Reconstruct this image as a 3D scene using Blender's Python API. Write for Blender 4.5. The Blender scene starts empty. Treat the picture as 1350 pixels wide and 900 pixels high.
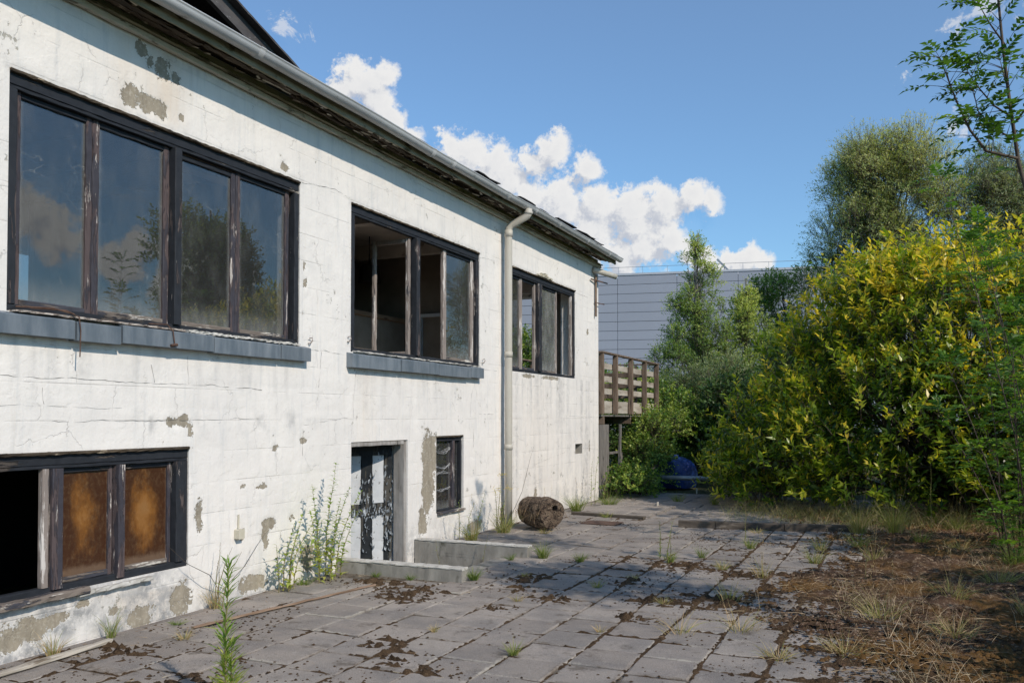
import bpy, math, random
import numpy as np
from mathutils import Vector, Matrix

rnd = random.Random(7)
rng = np.random.default_rng(7)
sc = bpy.context.scene
COL = sc.collection
R = math.radians
PI = math.pi

# ------------------------------------------------------------------ camera
cam = bpy.data.cameras.new('camera')
camo = bpy.data.objects.new('camera', cam)
COL.objects.link(camo)
sc.camera = camo
cam.sensor_width = 36.0
cam.lens = 36.0 * 1135.0 / 1350.0
cam.shift_y = (523.2 - 450.0) / 1350.0
cam.clip_start = 0.05
cam.clip_end = 3000
camo.location = (5.32, 0.0, 1.6)
camo.rotation_euler = (R(90 + 1.33), 0, R(23.97))

# ------------------------------------------------------------------ sun, sky, exposure
SUN = Vector((1.0, -0.48, 0.83)).normalized()
SUN_EL = math.asin(SUN.z)
SUN_AZ = math.atan2(SUN.x, SUN.y)
sun = bpy.data.lights.new('sun', 'SUN')
sun.energy = 3.75
sun.angle = R(0.53)
sun.color = (1.0, 0.895, 0.765)
suno = bpy.data.objects.new('sun', sun)
COL.objects.link(suno)
suno.rotation_euler = SUN.to_track_quat('Z', 'Y').to_euler()
suno.location = (20, -5, 20)
sc.view_settings.view_transform = 'Standard'
sc.view_settings.look = 'None'
sc.view_settings.exposure = 0.0
sc.view_settings.gamma = 1.0
sc.view_settings.use_curve_mapping = False
sc.cycles.max_bounces = 8
sc.cycles.transparent_max_bounces = 12
sc.cycles.caustics_reflective = False
sc.cycles.caustics_refractive = False


class G:
    """small helper round a node tree"""
    def __init__(self, nt):
        self.nt = nt

    def n(self, typ, ins=None, **props):
        nd = self.nt.nodes.new(typ)
        for k, v in props.items():
            setattr(nd, k, v)
        for k, v in (ins or {}).items():
            s = nd.inputs[k]
            if isinstance(v, bpy.types.NodeSocket):
                self.nt.links.new(v, s)
            elif v is not None:
                if isinstance(v, (tuple, list)) and len(v) == 3 and s.type == 'RGBA':
                    v = (*v, 1)
                s.default_value = v
        return nd

    def math(self, op, a, b=0.5, c=0.5, clamp=False):
        nd = self.n('ShaderNodeMath', {0: a, 1: b, 2: c}, operation=op)
        nd.use_clamp = clamp
        return nd.outputs[0]

    def vmath(self, op, a, b=(0, 0, 0)):
        nd = self.n('ShaderNodeVectorMath', {0: a, 1: b}, operation=op)
        return nd.outputs['Value'] if op in ('DISTANCE', 'LENGTH', 'DOT_PRODUCT') else nd.outputs['Vector']

    def mix(self, f, a, b, mode='MIX'):
        nd = self.n('ShaderNodeMix', {0: f, 6: a, 7: b}, data_type='RGBA', blend_type=mode)
        return nd.outputs[2]

    def noise(self, v, scale, detail=4, rough=0.55, dist=0.0, col=False):
        nd = self.n('ShaderNodeTexNoise', {'Vector': v, 'Scale': scale, 'Detail': detail, 'Roughness': rough, 'Distortion': dist})
        return nd.outputs['Color' if col else 'Fac']

    def step(self, x, lo, hi):
        nd = self.n('ShaderNodeMapRange', {0: x, 1: lo, 2: hi, 3: 0.0, 4: 1.0}, interpolation_type='SMOOTHSTEP')
        nd.clamp = True
        return nd.outputs[0]

    def scale(self, v, s):
        return self.vmath('MULTIPLY', v, s)

    def obj(self):
        return self.n('ShaderNodeTexCoord').outputs['Object']

    def pos(self):
        return self.n('ShaderNodeNewGeometry').outputs['Position']

    def rand(self):
        return self.n('ShaderNodeObjectInfo').outputs['Random']

    def attr(self, name, out='Fac'):
        return self.n('ShaderNodeAttribute', attribute_name=name).outputs[out]

    def bump(self, h, strength=0.5, dist=0.01):
        return self.n('ShaderNodeBump', {'Height': h, 'Strength': strength, 'Distance': dist}).outputs[0]


# ------------------------------------------------------------------ world with clouds
world = bpy.data.worlds.new('World')
sc.world = world
world.use_nodes = True
nt = world.node_tree
nt.nodes.clear()
g = G(nt)
# cumulus heaps: azimuth (clockwise from +Y), elevation, radius, all in degrees
CLOUDS = [(-33.8, 21.0, 1.57), (-32.7, 21.6, 0.98), (-35.0, 20.6, 1.08), (-33.3, 20.0, 1.37), (-32.1, 18.9, 1.08),
          (-30.6, 17.6, 1.08), (-28.2, 17.6, 0.98), (-27.0, 17.1, 1.47), (-25.2, 16.7, 1.37), (-25.7, 15.3, 1.57),
          (-24.1, 15.7, 1.37), (-21.3, 17.2, 1.08), (-20.8, 17.9, 0.69), (-22.2, 16.5, 1.18), (-19.2, 15.8, 1.18),
          (-20.7, 13.9, 1.76), (-18.2, 13.7, 1.66), (-16.2, 13.5, 1.76), (-13.9, 13.8, 1.57), (-12.1, 14.0, 1.27),
          (-10.9, 13.8, 0.83), (-22.7, 14.3, 1.28), (-15.2, 11.0, 1.66), (-13.4, 11.4, 1.18), (-16.7, 10.4, 1.57),
          (-18.7, 12.2, 1.76), (-12.5, 10.8, 0.88), (-15.7, 12.3, 1.47), (-8.6, 9.9, 1.18), (-7.5, 9.6, 0.79),
          (-10.1, 9.7, 0.98), (-11.3, 10.0, 0.98),
          (53.5, 11.8, 1.5), (52, 10.6, 1.4), (55.5, 12.6, 1.5), (47.5, 10.2, 1.2), (48.6, 9.3, 1.4), (57, 8, 1.8), (45.5, 8.4, 1.5), (64, 26, 3.5), (70, 27, 4.0), (35, 30, 3.0), (84, 24, 5)]
WISPS = [(-39.1, 24.1, 1.5), (-37.6, 23.5, 0.9), (5.1, 22.4, 2.3), (6.7, 22.5, 2.2), (0.8, 19.9, 1.0), (3.9, 16.6, 1.3), (-42.4, 24.1, 1.4),
         (-20.2, 15.2, 2.2), (-15.5, 12, 2.4)]


def field_group():
    t = bpy.data.node_groups.new('cloud_field', 'ShaderNodeTree')
    t.interface.new_socket('Vector', in_out='INPUT', socket_type='NodeSocketVector')
    t.interface.new_socket('Value', in_out='OUTPUT', socket_type='NodeSocketFloat')
    q = G(t)
    gi = q.n('NodeGroupInput')
    go = q.n('NodeGroupOutput')
    v = gi.outputs[0]
    w1 = q.vmath('SUBTRACT', q.noise(v, 26, 8, 0.68, col=True), (0.5, 0.5, 0.5))
    vv = q.vmath('ADD', v, q.scale(w1, (0.034, 0.034, 0.034)))

    def blobs(lst, k):
        acc = None
        for az, el, r in lst:
            c = (math.sin(R(az)) * math.cos(R(el)), math.cos(R(az)) * math.cos(R(el)), math.sin(R(el)))
            d = q.vmath('DISTANCE', vv, c)
            m = q.math('MULTIPLY_ADD', d, -k / R(r), k)
            acc = m if acc is None else q.math('SMOOTH_MAX', acc, m, 0.25)
        return acc
    a = blobs(CLOUDS, 1.0)
    w = blobs(WISPS, 1.0)
    nz = q.noise(v, 52, 9, 0.66)
    nzl = q.noise(v, 17, 3, 0.5)
    a = q.math('ADD', a, q.math('MULTIPLY_ADD', nz, 2.3, -1.02))
    a = q.math('ADD', a, q.math('MULTIPLY_ADD', nzl, 0.8, -0.38))
    a = q.math('ADD', a, q.math('MULTIPLY_ADD', q.noise(v, 150, 6, 0.7), 0.5, -0.25))
    w = q.math('ADD', q.math('MULTIPLY', w, 0.55), q.math('MULTIPLY_ADD', q.noise(v, 34, 8, 0.72, 0.8), 2.2, -1.35))
    w = q.math('MINIMUM', w, 0.22)
    # scattered cumulus over the rest of the sky
    dotv = q.vmath('DOT_PRODUCT', v, (math.sin(R(-18)), math.cos(R(-18)), 0.25))
    away = q.step(dotv, 0.72, 0.35)
    z = q.n('ShaderNodeSeparateXYZ', {0: v}).outputs[2]
    gen = q.math('MULTIPLY_ADD', q.noise(q.scale(v, (1, 1, 2.0)), 3.2, 9, 0.58), 5.0, -3.0)
    gen = q.math('MULTIPLY', gen, q.math('MULTIPLY', away, q.step(z, 0.02, 0.12)))
    a = q.math('MAXIMUM', q.math('MAXIMUM', a, w), gen)
    t.links.new(a, go.inputs[0])
    return t


dirv = g.n('ShaderNodeTexCoord').outputs['Generated']
grp = field_group()


def field(vec):
    nd = nt.nodes.new('ShaderNodeGroup')
    nd.node_tree = grp
    nt.links.new(vec, nd.inputs[0])
    return nd.outputs[0]


f0 = field(dirv)
f1 = field(g.vmath('ADD', dirv, (0.010, 0.0, 0.013)))
alpha = g.math('MULTIPLY', g.step(f0, -0.12, 0.50), 0.97)
lit = g.step(g.math('SUBTRACT', f0, f1), -0.62, 0.30)
thick = g.step(f0, 0.1, 1.4)
core = g.math('MULTIPLY_ADD', thick, -0.25, 1.0)
ccol = g.mix(g.math('MULTIPLY', lit, core), (4.1, 4.3, 4.8), (6.7, 6.6, 6.45))
sky = g.n('ShaderNodeTexSky', sky_type='NISHITA')
sky.sun_disc = False
sky.sun_elevation = SUN_EL
sky.sun_rotation = SUN_AZ
sky.air_density = 1.15
sky.dust_density = 0.5
sky.ozone_density = 2.2
sky.altitude = 50
skyc = g.mix(1.0, sky.outputs[0], (0.59, 0.93, 1.17), 'MULTIPLY')
bg = g.n('ShaderNodeBackground', {'Color': g.mix(alpha, skyc, ccol), 'Strength': 0.132})
out = g.n('ShaderNodeOutputWorld', {'Surface': bg.outputs[0]})


# ------------------------------------------------------------------ numpy noise
def _hash(ix, iy, seed):
    h = (ix * 374761393 + iy * 668265263 + seed * 974634777) & 0xFFFFFFFF
    h = ((h ^ (h >> 13)) * 1274126177) & 0xFFFFFFFF
    return ((h ^ (h >> 16)) & 0xFFFFFF) / float(0xFFFFFF)


def vnoise(x, y, seed=0):
    x = np.asarray(x, float); y = np.asarray(y, float)
    ix = np.floor(x).astype(np.int64); iy = np.floor(y).astype(np.int64)
    fx = x - ix; fy = y - iy
    fx = fx * fx * (3 - 2 * fx); fy = fy * fy * (3 - 2 * fy)
    a = _hash(ix, iy, seed); b = _hash(ix + 1, iy, seed)
    c = _hash(ix, iy + 1, seed); d = _hash(ix + 1, iy + 1, seed)
    return (a * (1 - fx) + b * fx) * (1 - fy) + (c * (1 - fx) + d * fx) * fy


def fbm(x, y, seed=0, octv=4, gain=0.5):
    s = 0; amp = 1; tot = 0
    for i in range(octv):
        s = s + amp * vnoise(x * 2 ** i, y * 2 ** i, seed + i * 17)
        tot += amp; amp *= gain
    return s / tot


# ------------------------------------------------------------------ mesh helpers
def link_mesh(name, verts, faces, mat=None, parent=None, loc=None, smooth=False):
    me = bpy.data.meshes.new(name)
    me.from_pydata(verts, [], faces)
    if mat: me.materials.append(mat)
    if smooth: me.polygons.foreach_set('use_smooth', [True] * len(me.polygons))
    me.update()
    o = bpy.data.objects.new(name, me)
    COL.objects.link(o)
    if parent: o.parent = parent
    if loc: o.location = loc
    return o


def np_mesh(name, V, F, mat=None, parent=None, loc=None, smooth=False, tint=None):
    """V (n,3), F (m,k) arrays of one polygon size"""
    V = np.asarray(V, np.float32); F = np.asarray(F, np.int32)
    me = bpy.data.meshes.new(name)
    m, k = F.shape
    me.vertices.add(len(V)); me.vertices.foreach_set('co', V.ravel())
    me.loops.add(m * k); me.loops.foreach_set('vertex_index', F.ravel())
    me.polygons.add(m)
    me.polygons.foreach_set('loop_start', np.arange(0, m * k, k, dtype=np.int32))
    me.polygons.foreach_set('loop_total', np.full(m, k, np.int32))
    if smooth: me.polygons.foreach_set('use_smooth', np.ones(m, bool))
    if mat: me.materials.append(mat)
    me.update(calc_edges=True)
    if tint is not None:
        a = me.attributes.new('tint', 'FLOAT', 'FACE')
        a.data.foreach_set('value', np.asarray(tint, np.float32))
    o = bpy.data.objects.new(name, me)
    COL.objects.link(o)
    if parent: o.parent = parent
    if loc: o.location = loc
    return o


class MB:
    def __init__(self):
        self.v = []; self.f = []

    def add(self, vs, fs):
        b = len(self.v)
        self.v += [tuple(p) for p in vs]
        self.f += [tuple(i + b for i in q) for q in fs]

    def box(self, x0, x1, y0, y1, z0, z1):
        self.add([(x0, y0, z0), (x1, y0, z0), (x1, y1, z0), (x0, y1, z0), (x0, y0, z1), (x1, y0, z1), (x1, y1, z1), (x0, y1, z1)],
                 [(0, 3, 2, 1), (4, 5, 6, 7), (0, 1, 5, 4), (1, 2, 6, 5), (2, 3, 7, 6), (3, 0, 4, 7)])
        return self

    def bar(self, p0, p1, w, d, up=(0, 0, 1), seg=1, jit=0.0, ch=0.0):
        """box section w (sideways) by d (along up) from p0 to p1, with uneven edges"""
        p0 = Vector(p0); p1 = Vector(p1); ax = (p1 - p0).normalized()
        u = Vector(up); u = (u - ax * u.dot(ax)).normalized(); s = ax.cross(u)
        if ch > 0:
            prof = [(-w/2+ch, -d/2), (w/2-ch, -d/2), (w/2, -d/2+ch), (w/2, d/2-ch), (w/2-ch, d/2), (-w/2+ch, d/2), (-w/2, d/2-ch), (-w/2, -d/2+ch)]
        else:
            prof = [(-w/2, -d/2), (w/2, -d/2), (w/2, d/2), (-w/2, d/2)]
        k = len(prof); vs = []
        for i in range(seg + 1):
            c = p0.lerp(p1, i / seg)
            for a, b in prof:
                j = (rnd.uniform(-jit, jit), rnd.uniform(-jit, jit))
                vs.append(c + s * (a + j[0]) + u * (b + j[1]))
        fs = []
        for i in range(seg):
            for q in range(k):
                r = (q + 1) % k
                fs.append((i*k+q, i*k+r, (i+1)*k+r, (i+1)*k+q))
        fs.append(tuple(range(k))[::-1]); fs.append(tuple(seg*k+q for q in range(k)))
        self.add(vs, fs); return self

    def tube(self, pts, rad, n=6, cap=True):
        pts = [Vector(p) for p in pts]
        if not isinstance(rad, (list, tuple)): rad = [rad] * len(pts)
        vs = []; up = None
        for i, p in enumerate(pts):
            a = pts[min(i+1, len(pts)-1)] - pts[max(i-1, 0)]
            if a.length < 1e-9: a = Vector((0, 0, 1))
            a.normalize()
            if up is None or abs(a.dot(up)) > 0.98:
                up = Vector((0, 0, 1)) if abs(a.z) < 0.9 else Vector((1, 0, 0))
            s = a.cross(up).normalized(); t = s.cross(a)
            for q in range(n):
                an = 2 * PI * q / n
                vs.append(p + s * math.cos(an) * rad[i] + t * math.sin(an) * rad[i])
        fs = []
        for i in range(len(pts) - 1):
            for q in range(n):
                r = (q + 1) % n
                fs.append((i*n+q, i*n+r, (i+1)*n+r, (i+1)*n+q))
        if cap:
            fs.append(tuple(range(n))[::-1]); fs.append(tuple((len(pts)-1)*n+q for q in range(n)))
        self.add(vs, fs); return self

    def build(self, name, mat, parent=None, loc=None, smooth=False, label=None):
        o = link_mesh(name, self.v, self.f, mat, parent, loc, smooth)
        if label: o['label'] = label
        return o


def thing(name, label, cat, loc=(0, 0, 0), rz=0.0, group=None):
    o = bpy.data.objects.new(name, None)
    o.empty_display_size = 0.2
    COL.objects.link(o); o.location = loc; o.rotation_euler = (0, 0, rz)
    o['label'] = label; o['category'] = cat
    if group: o['group'] = group
    return o


def tag(o, label, cat, group=None):
    o['label'] = label; o['category'] = cat
    if group: o['group'] = group
    return o


# ------------------------------------------------------------------ materials
def mat(name):
    m = bpy.data.materials.new(name); m.use_nodes = True
    m.node_tree.nodes.clear()
    q = G(m.node_tree)
    b = q.n('ShaderNodeBsdfPrincipled')
    o = q.n('ShaderNodeOutputMaterial')
    m.node_tree.links.new(b.outputs[0], o.inputs[0])
    return m, q, b, o


def put(q, b, **kw):
    names = {'color': 'Base Color', 'rough': 'Roughness', 'normal': 'Normal', 'metal': 'Metallic', 'spec': 'Specular IOR Level', 'coat': 'Coat Weight', 'alpha': 'Alpha'}
    for k, v in kw.items():
        s = b.inputs[names[k]]
        if isinstance(v, bpy.types.NodeSocket): q.nt.links.new(v, s)
        else:
            if isinstance(v, tuple) and len(v) == 3: v = (*v, 1)
            s.default_value = v


def simple(name, c1, c2, scale=8, stretch=(1, 1, 1), rough=0.8, bump=0.3, bscale=60, bdist=0.004, c3=None, thr3=(0.6, 0.68), s3=14, rvar=0.0, spec=0.3, metal=0.0, world=False):
    m, q, b, o = mat(name)
    p = q.pos() if world else q.obj()
    pv = q.scale(p, stretch)
    n = q.noise(pv, scale, 6, 0.62)
    c = q.mix(q.step(n, 0.32, 0.68), c1, c2)
    if c3: c = q.mix(q.step(q.noise(pv, s3, 5, 0.65), *thr3), c, c3)
    if rvar:
        c = q.mix(1.0, c, q.n('ShaderNodeCombineColor', {0: q.math('MULTIPLY_ADD', q.rand(), rvar, 1 - rvar/2), 1: q.math('MULTIPLY_ADD', q.rand(), rvar, 1 - rvar/2), 2: q.math('MULTIPLY_ADD', q.rand(), rvar, 1 - rvar/2)}).outputs[0], 'MULTIPLY')
    h = q.noise(pv, bscale, 5, 0.6)
    put(q, b, color=c, rough=rough, normal=q.bump(h, bump, bdist), spec=spec, metal=metal)
    return m


def plaster():
    m, q, b, o = mat('old_white_plaster')
    p = q.obj()
    mk = q.n('ShaderNodeSeparateColor', {0: q.attr('mask', 'Color')})
    c = q.mix(q.step(q.noise(p, 1.3, 5, 0.6), 0.35, 0.68), (0.79, 0.75, 0.70), (0.73, 0.695, 0.655))
    c = q.mix(q.math('MULTIPLY', q.step(q.noise(p, 5, 6, 0.7), 0.45, 0.75), 0.35), c, (0.63, 0.62, 0.59))
    st = q.noise(q.scale(p, (5, 5, 0.45)), 2.4, 7, 0.7)
    c = q.mix(q.math('MULTIPLY', q.step(st, 0.5, 0.72), 0.42), c, (0.52, 0.53, 0.53))
    st2 = q.noise(q.scale(p, (9, 9, 0.5)), 2.0, 4, 0.6)
    c = q.mix(q.math('MULTIPLY', q.step(st2, 0.57, 0.78), 0.22), c, (0.62, 0.53, 0.42))
    # rust run attribute
    c = q.mix(q.math('MULTIPLY', mk.outputs[2], q.math('MULTIPLY_ADD', st2, 0.9, 0.1), clamp=True), c, (0.60, 0.47, 0.33))
    # grime attribute
    gr = q.math('MULTIPLY', mk.outputs[1], q.step(q.noise(p, 9, 6, 0.72), 0.3, 0.62), clamp=True)
    c = q.mix(gr, c, (0.30, 0.30, 0.30))
    # little chips and pocks
    ch = q.step(q.math('MULTIPLY', q.noise(p, 16, 5, 0.7), q.noise(p, 2.5, 2, 0.5)), 0.385, 0.41)
    c = q.mix(q.math('MULTIPLY', ch, 0.8), c, (0.33, 0.31, 0.26))
    # hairline crazing
    w = q.vmath('ADD', p, q.scale(q.vmath('SUBTRACT', q.noise(p, 6, 4, 0.6, col=True), (0.5, 0.5, 0.5)), (0.22, 0.22, 0.22)))
    vo = q.n('ShaderNodeTexVoronoi', {'Vector': w, 'Scale': 1.9}, feature='DISTANCE_TO_EDGE').outputs['Distance']
    hl = q.math('MULTIPLY', q.step(vo, 0.009, 0.002), q.step(q.noise(p, 1.8, 3, 0.6), 0.52, 0.62))
    c = q.mix(q.math('MULTIPLY', hl, 0.3), c, (0.28, 0.27, 0.25))
    # faint blockwork showing through the paint
    bk = q.n('ShaderNodeTexBrick', {'Vector': q.n('ShaderNodeCombineXYZ', {0: q.n('ShaderNodeSeparateXYZ', {0: w}).outputs[1], 1: q.n('ShaderNodeSeparateXYZ', {0: p}).outputs[2], 2: 0.0}).outputs[0],
            'Scale': 1.0, 'Mortar Size': 0.007, 'Mortar Smooth': 0.6, 'Brick Width': 0.62, 'Row Height': 0.262})
    bj = q.math('MULTIPLY', bk.outputs['Fac'], q.step(q.noise(p, 1.5, 4, 0.65), 0.42, 0.62))
    c = q.mix(q.math('MULTIPLY', bj, 0.28), c, (0.40, 0.38, 0.35))
    # lost plaster
    e = q.math('ADD', mk.outputs[0], q.math('ADD', q.math('MULTIPLY_ADD', q.noise(p, 7, 9, 0.72), 3.6, -1.85), q.math('MULTIPLY_ADD', q.noise(p, 45, 4, 0.6), 1.0, -0.5)))
    e = q.math('MULTIPLY', e, q.step(mk.outputs[0], 0.02, 0.2))
    pe = q.step(e, 0.47, 0.53)
    rim = q.math('MULTIPLY', q.step(e, 0.38, 0.46), q.math('SUBTRACT', 1.0, pe))
    pc = q.mix(q.noise(q.scale(p, (1, 1, 0.25)), 12, 5, 0.6), (0.13, 0.115, 0.09), (0.46, 0.40, 0.31))
    c = q.mix(q.math('MULTIPLY', rim, 0.8), c, (0.85, 0.84, 0.8))  # bright rim painted in as a highlight along the flaking lips
    pc = q.mix(q.math('MULTIPLY', q.step(q.noise(p, 30, 6, 0.75), 0.5, 0.7), 0.5), pc, (0.62, 0.58, 0.5))
    c = q.mix(pe, c, pc)
    h = q.math('ADD', q.math('MULTIPLY', q.noise(p, 7, 8, 0.6), 1.0), q.math('MULTIPLY', q.noise(p, 45, 4, 0.6), 0.22))
    h = q.math('SUBTRACT', h, q.math('MULTIPLY', pe, 1.7))
    h = q.math('SUBTRACT', h, q.math('MULTIPLY', ch, 0.3))
    h = q.math('SUBTRACT', h, q.math('MULTIPLY', hl, 0.35))
    h = q.math('SUBTRACT', h, q.math('MULTIPLY', bj, 0.3))
    h = q.math('ADD', h, q.math('MULTIPLY', q.step(q.noise(w, 3.0, 2, 0.5), 0.5, 0.53), 0.12))
    put(q, b, color=c, rough=0.88, spec=0.2, normal=q.bump(h, 0.62, 0.013))
    return m


def peeling(name, paint, wood, pale, stretch, amt=0.5):
    m, q, b, o = mat(name)
    p = q.obj(); pv = q.scale(p, stretch)
    n = q.noise(pv, 15, 8, 0.72, 0.6)
    big = q.noise(p, 2.3, 3, 0.5)
    e = q.math('ADD', n, q.math('MULTIPLY_ADD', big, 0.45, -0.25))
    t = 1.0 - amt
    w = q.mix(q.noise(pv, 22, 5, 0.7), wood, tuple(x * 0.5 for x in wood))
    w = q.mix(q.step(q.noise(pv, 16, 6, 0.7), 0.55, 0.6), w, pale)
    k = q.step(e, t, t + 0.03)
    pc = q.mix(q.noise(p, 14, 4, 0.6), paint, tuple(min(1, x * 1.9 + 0.006) for x in paint))
    c = q.mix(k, pc, w)
    h = q.math('SUBTRACT', q.math('MULTIPLY', q.noise(pv, 34, 6, 0.7), 0.5), q.math('MULTIPLY', k, 0.6))
    put(q, b, color=c, rough=q.math('MULTIPLY_ADD', k, 0.3, 0.6), spec=0.16, normal=q.bump(h, 0.9, 0.006))
    return m


M = {}
M['plaster'] = plaster()
V_, H_ = (1, 1, 0.12), (1, 0.12, 1)
M['frame_v'] = peeling('dark_paint_upright', (0.017, 0.019, 0.023), (0.13, 0.105, 0.10), (0.42, 0.38, 0.35), V_, 0.46)
M['frame_h'] = peeling('dark_paint_level', (0.015, 0.017, 0.021), (0.10, 0.085, 0.075), (0.30, 0.27, 0.24), H_, 0.42)
M['sash_v'] = peeling('peeled_paint_upright', (0.035, 0.033, 0.040), (0.130, 0.100, 0.100), (0.520, 0.470, 0.430), V_, 0.54)
M['sash_h'] = peeling('peeled_paint_level', (0.04, 0.04, 0.048), (0.24, 0.2, 0.17), (0.6, 0.56, 0.5), H_, 0.56)
M['bare_v'] = peeling('bare_frame_wood', (0.06, 0.058, 0.062), (0.33, 0.28, 0.25), (0.6, 0.56, 0.52), V_, 0.66)
M['door_dark'] = peeling('door_black_paint', (0.012, 0.014, 0.016), (0.09, 0.085, 0.075), (0.42, 0.46, 0.5), (1, 1, 0.22), 0.52)
M['door_white'] = simple('door_white_board', (0.46, 0.475, 0.49), (0.56, 0.57, 0.58), 5, rough=0.5, bump=0.1, c3=(0.2, 0.2, 0.2), thr3=(0.6, 0.64), s3=20)
M['jamb'] = simple('door_frame_wood', (0.22, 0.20, 0.18), (0.38, 0.36, 0.34), 12, V_, c3=(0.12, 0.11, 0.1), thr3=(0.58, 0.66), bump=0.5)
M['zinc'] = simple('blue_grey_sill', (0.10, 0.125, 0.15), (0.175, 0.2, 0.225), 9, (1, 1, 0.25), rough=0.42, bump=0.12, c3=(0.24, 0.26, 0.28), thr3=(0.62, 0.8), s3=9, rvar=0.28, spec=0.5)
M['sill_top'] = simple('dusty_sill_bed', (0.36, 0.29, 0.24), (0.5, 0.45, 0.4), 26, c3=(0.16, 0.13, 0.11), thr3=(0.52, 0.6), bump=0.9, bdist=0.01)
M['gutter'] = simple('grey_gutter', (0.365, 0.378, 0.385), (0.486, 0.499, 0.506), 3, (1, 0.3, 1), rough=0.36, bump=0.05, c3=(0.162, 0.169, 0.162), thr3=(0.6, 0.75), spec=0.5)
M['pipe'] = simple('cream_downpipe', (0.44, 0.41, 0.35), (0.53, 0.50, 0.44), 4, (1, 1, 0.2), rough=0.5, bump=0.1, c3=(0.30, 0.28, 0.24), thr3=(0.6, 0.72), s3=8)
M['eave_dark'] = simple('rotten_eave_wood', (0.035, 0.026, 0.018), (0.10, 0.075, 0.05), 10, (1, 0.2, 1), c3=(0.34, 0.28, 0.2), thr3=(0.6, 0.66), s3=16, bump=1.0, bscale=30, bdist=0.02)
M['eave_moss'] = simple('mossy_fascia', (0.17, 0.155, 0.09), (0.30, 0.28, 0.21), 6, (1, 0.25, 1), c3=(0.055, 0.05, 0.025), thr3=(0.52, 0.62), s3=9, bump=0.6)
M['eave_cream'] = simple('cream_cornice', (0.42, 0.38, 0.29), (0.54, 0.50, 0.42), 5, (1, 0.3, 1), c3=(0.16, 0.14, 0.10), thr3=(0.56, 0.66), s3=12, bump=0.5)
M['felt'] = simple('dark_roof_felt', (0.035, 0.035, 0.036), (0.07, 0.068, 0.066), 9, bump=0.6, c3=(0.14, 0.135, 0.13), thr3=(0.64, 0.7))
M['verge'] = simple('weathered_verge_board', (0.055, 0.05, 0.052), (0.095, 0.09, 0.09), 7, (1, 0.4, 1), c3=(0.22, 0.22, 0.22), thr3=(0.63, 0.68), s3=40, bump=0.4)
M['soffit'] = simple('gable_dark_boards', (0.012, 0.011, 0.011), (0.022, 0.02, 0.019), 6, bump=0.3)
M['concrete'] = simple('old_concrete', (0.22, 0.205, 0.18), (0.34, 0.32, 0.285), 5, (1, 1, 0.5), c3=(0.10, 0.095, 0.075), thr3=(0.55, 0.7), s3=4, bump=0.6, bscale=70)
M['concrete_top'] = simple('pale_concrete_coping', (0.42, 0.40, 0.36), (0.55, 0.53, 0.49), 9, c3=(0.2, 0.19, 0.15), thr3=(0.58, 0.68), s3=20, bump=0.6, bscale=70)
M['wood_grey'] = simple('weathered_grey_wood', (0.13, 0.12, 0.11), (0.24, 0.22, 0.20), 14, V_, c3=(0.05, 0.045, 0.04), thr3=(0.58, 0.66), bump=0.8, rvar=0.2)
M['wood_pale'] = simple('bleached_board', (0.330, 0.286, 0.231), (0.484, 0.440, 0.374), 9, (0.3, 0.12, 1), c3=(0.154, 0.121, 0.088), thr3=(0.58, 0.68), bump=0.8, rvar=0.2)
M['wood_brown'] = simple('stained_brown_post', (0.109, 0.077, 0.054), (0.217, 0.160, 0.119), 12, V_, c3=(0.051, 0.040, 0.034), thr3=(0.58, 0.68), bump=0.7, rvar=0.2)
M['wood_dark'] = simple('dark_timber', (0.055, 0.045, 0.036), (0.11, 0.09, 0.072), 12, (0.2, 1, 1), c3=(0.2, 0.17, 0.14), thr3=(0.6, 0.7), bump=0.8)
M['lath'] = simple('brown_lath', (0.20, 0.13, 0.085), (0.33, 0.23, 0.16), 14, H_, c3=(0.10, 0.06, 0.04), thr3=(0.58, 0.68), bump=0.8)
M['metal'] = simple('dull_metal', (0.24, 0.26, 0.28), (0.33, 0.35, 0.37), 6, rough=0.4, bump=0.1, metal=0.3, spec=0.5)
M['rust'] = simple('rusty_iron', (0.075, 0.04, 0.028), (0.14, 0.085, 0.06), 14, c3=(0.05, 0.04, 0.035), bump=0.5)
M['beige'] = simple('beige_box', (0.5, 0.46, 0.36), (0.56, 0.52, 0.42), 14, bump=0.1, rough=0.5)
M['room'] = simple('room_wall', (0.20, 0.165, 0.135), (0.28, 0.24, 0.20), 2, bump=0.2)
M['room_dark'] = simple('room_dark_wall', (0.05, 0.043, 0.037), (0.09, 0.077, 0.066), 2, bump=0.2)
M['ceil'] = simple('ceiling_board', (0.55, 0.49, 0.44), (0.66, 0.60, 0.54), 3, bump=0.2, c3=(0.34, 0.28, 0.24), thr3=(0.6, 0.7), s3=5, rvar=0.15)
M['floorb'] = simple('room_floor', (0.48, 0.43, 0.37), (0.6, 0.55, 0.48), 4, bump=0.3)
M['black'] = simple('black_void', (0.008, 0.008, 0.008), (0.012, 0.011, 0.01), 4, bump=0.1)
M['blue'] = simple('blue_plastic', (0.007, 0.026, 0.13), (0.010, 0.040, 0.18), 3, rough=0.38, bump=0.6, bscale=7, bdist=0.05, c3=(0.005, 0.012, 0.05), thr3=(0.54, 0.7), s3=4, spec=0.4)
M['panel'] = simple('blue_grey_cladding', (0.299, 0.317, 0.366), (0.320, 0.338, 0.388), 0.2, rough=0.5, bump=0.02, rvar=0.035)
M['panel_gap'] = simple('cladding_joint', (0.162, 0.176, 0.203), (0.176, 0.189, 0.216), 1, bump=0.02)
M['sprig'] = simple('twig_bark', (0.055, 0.042, 0.03), (0.11, 0.085, 0.065), 12, bump=0.4)
M['bark'] = simple('grey_bark', (0.10, 0.09, 0.075), (0.2, 0.185, 0.16), 10, V_, bump=0.8)
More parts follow.
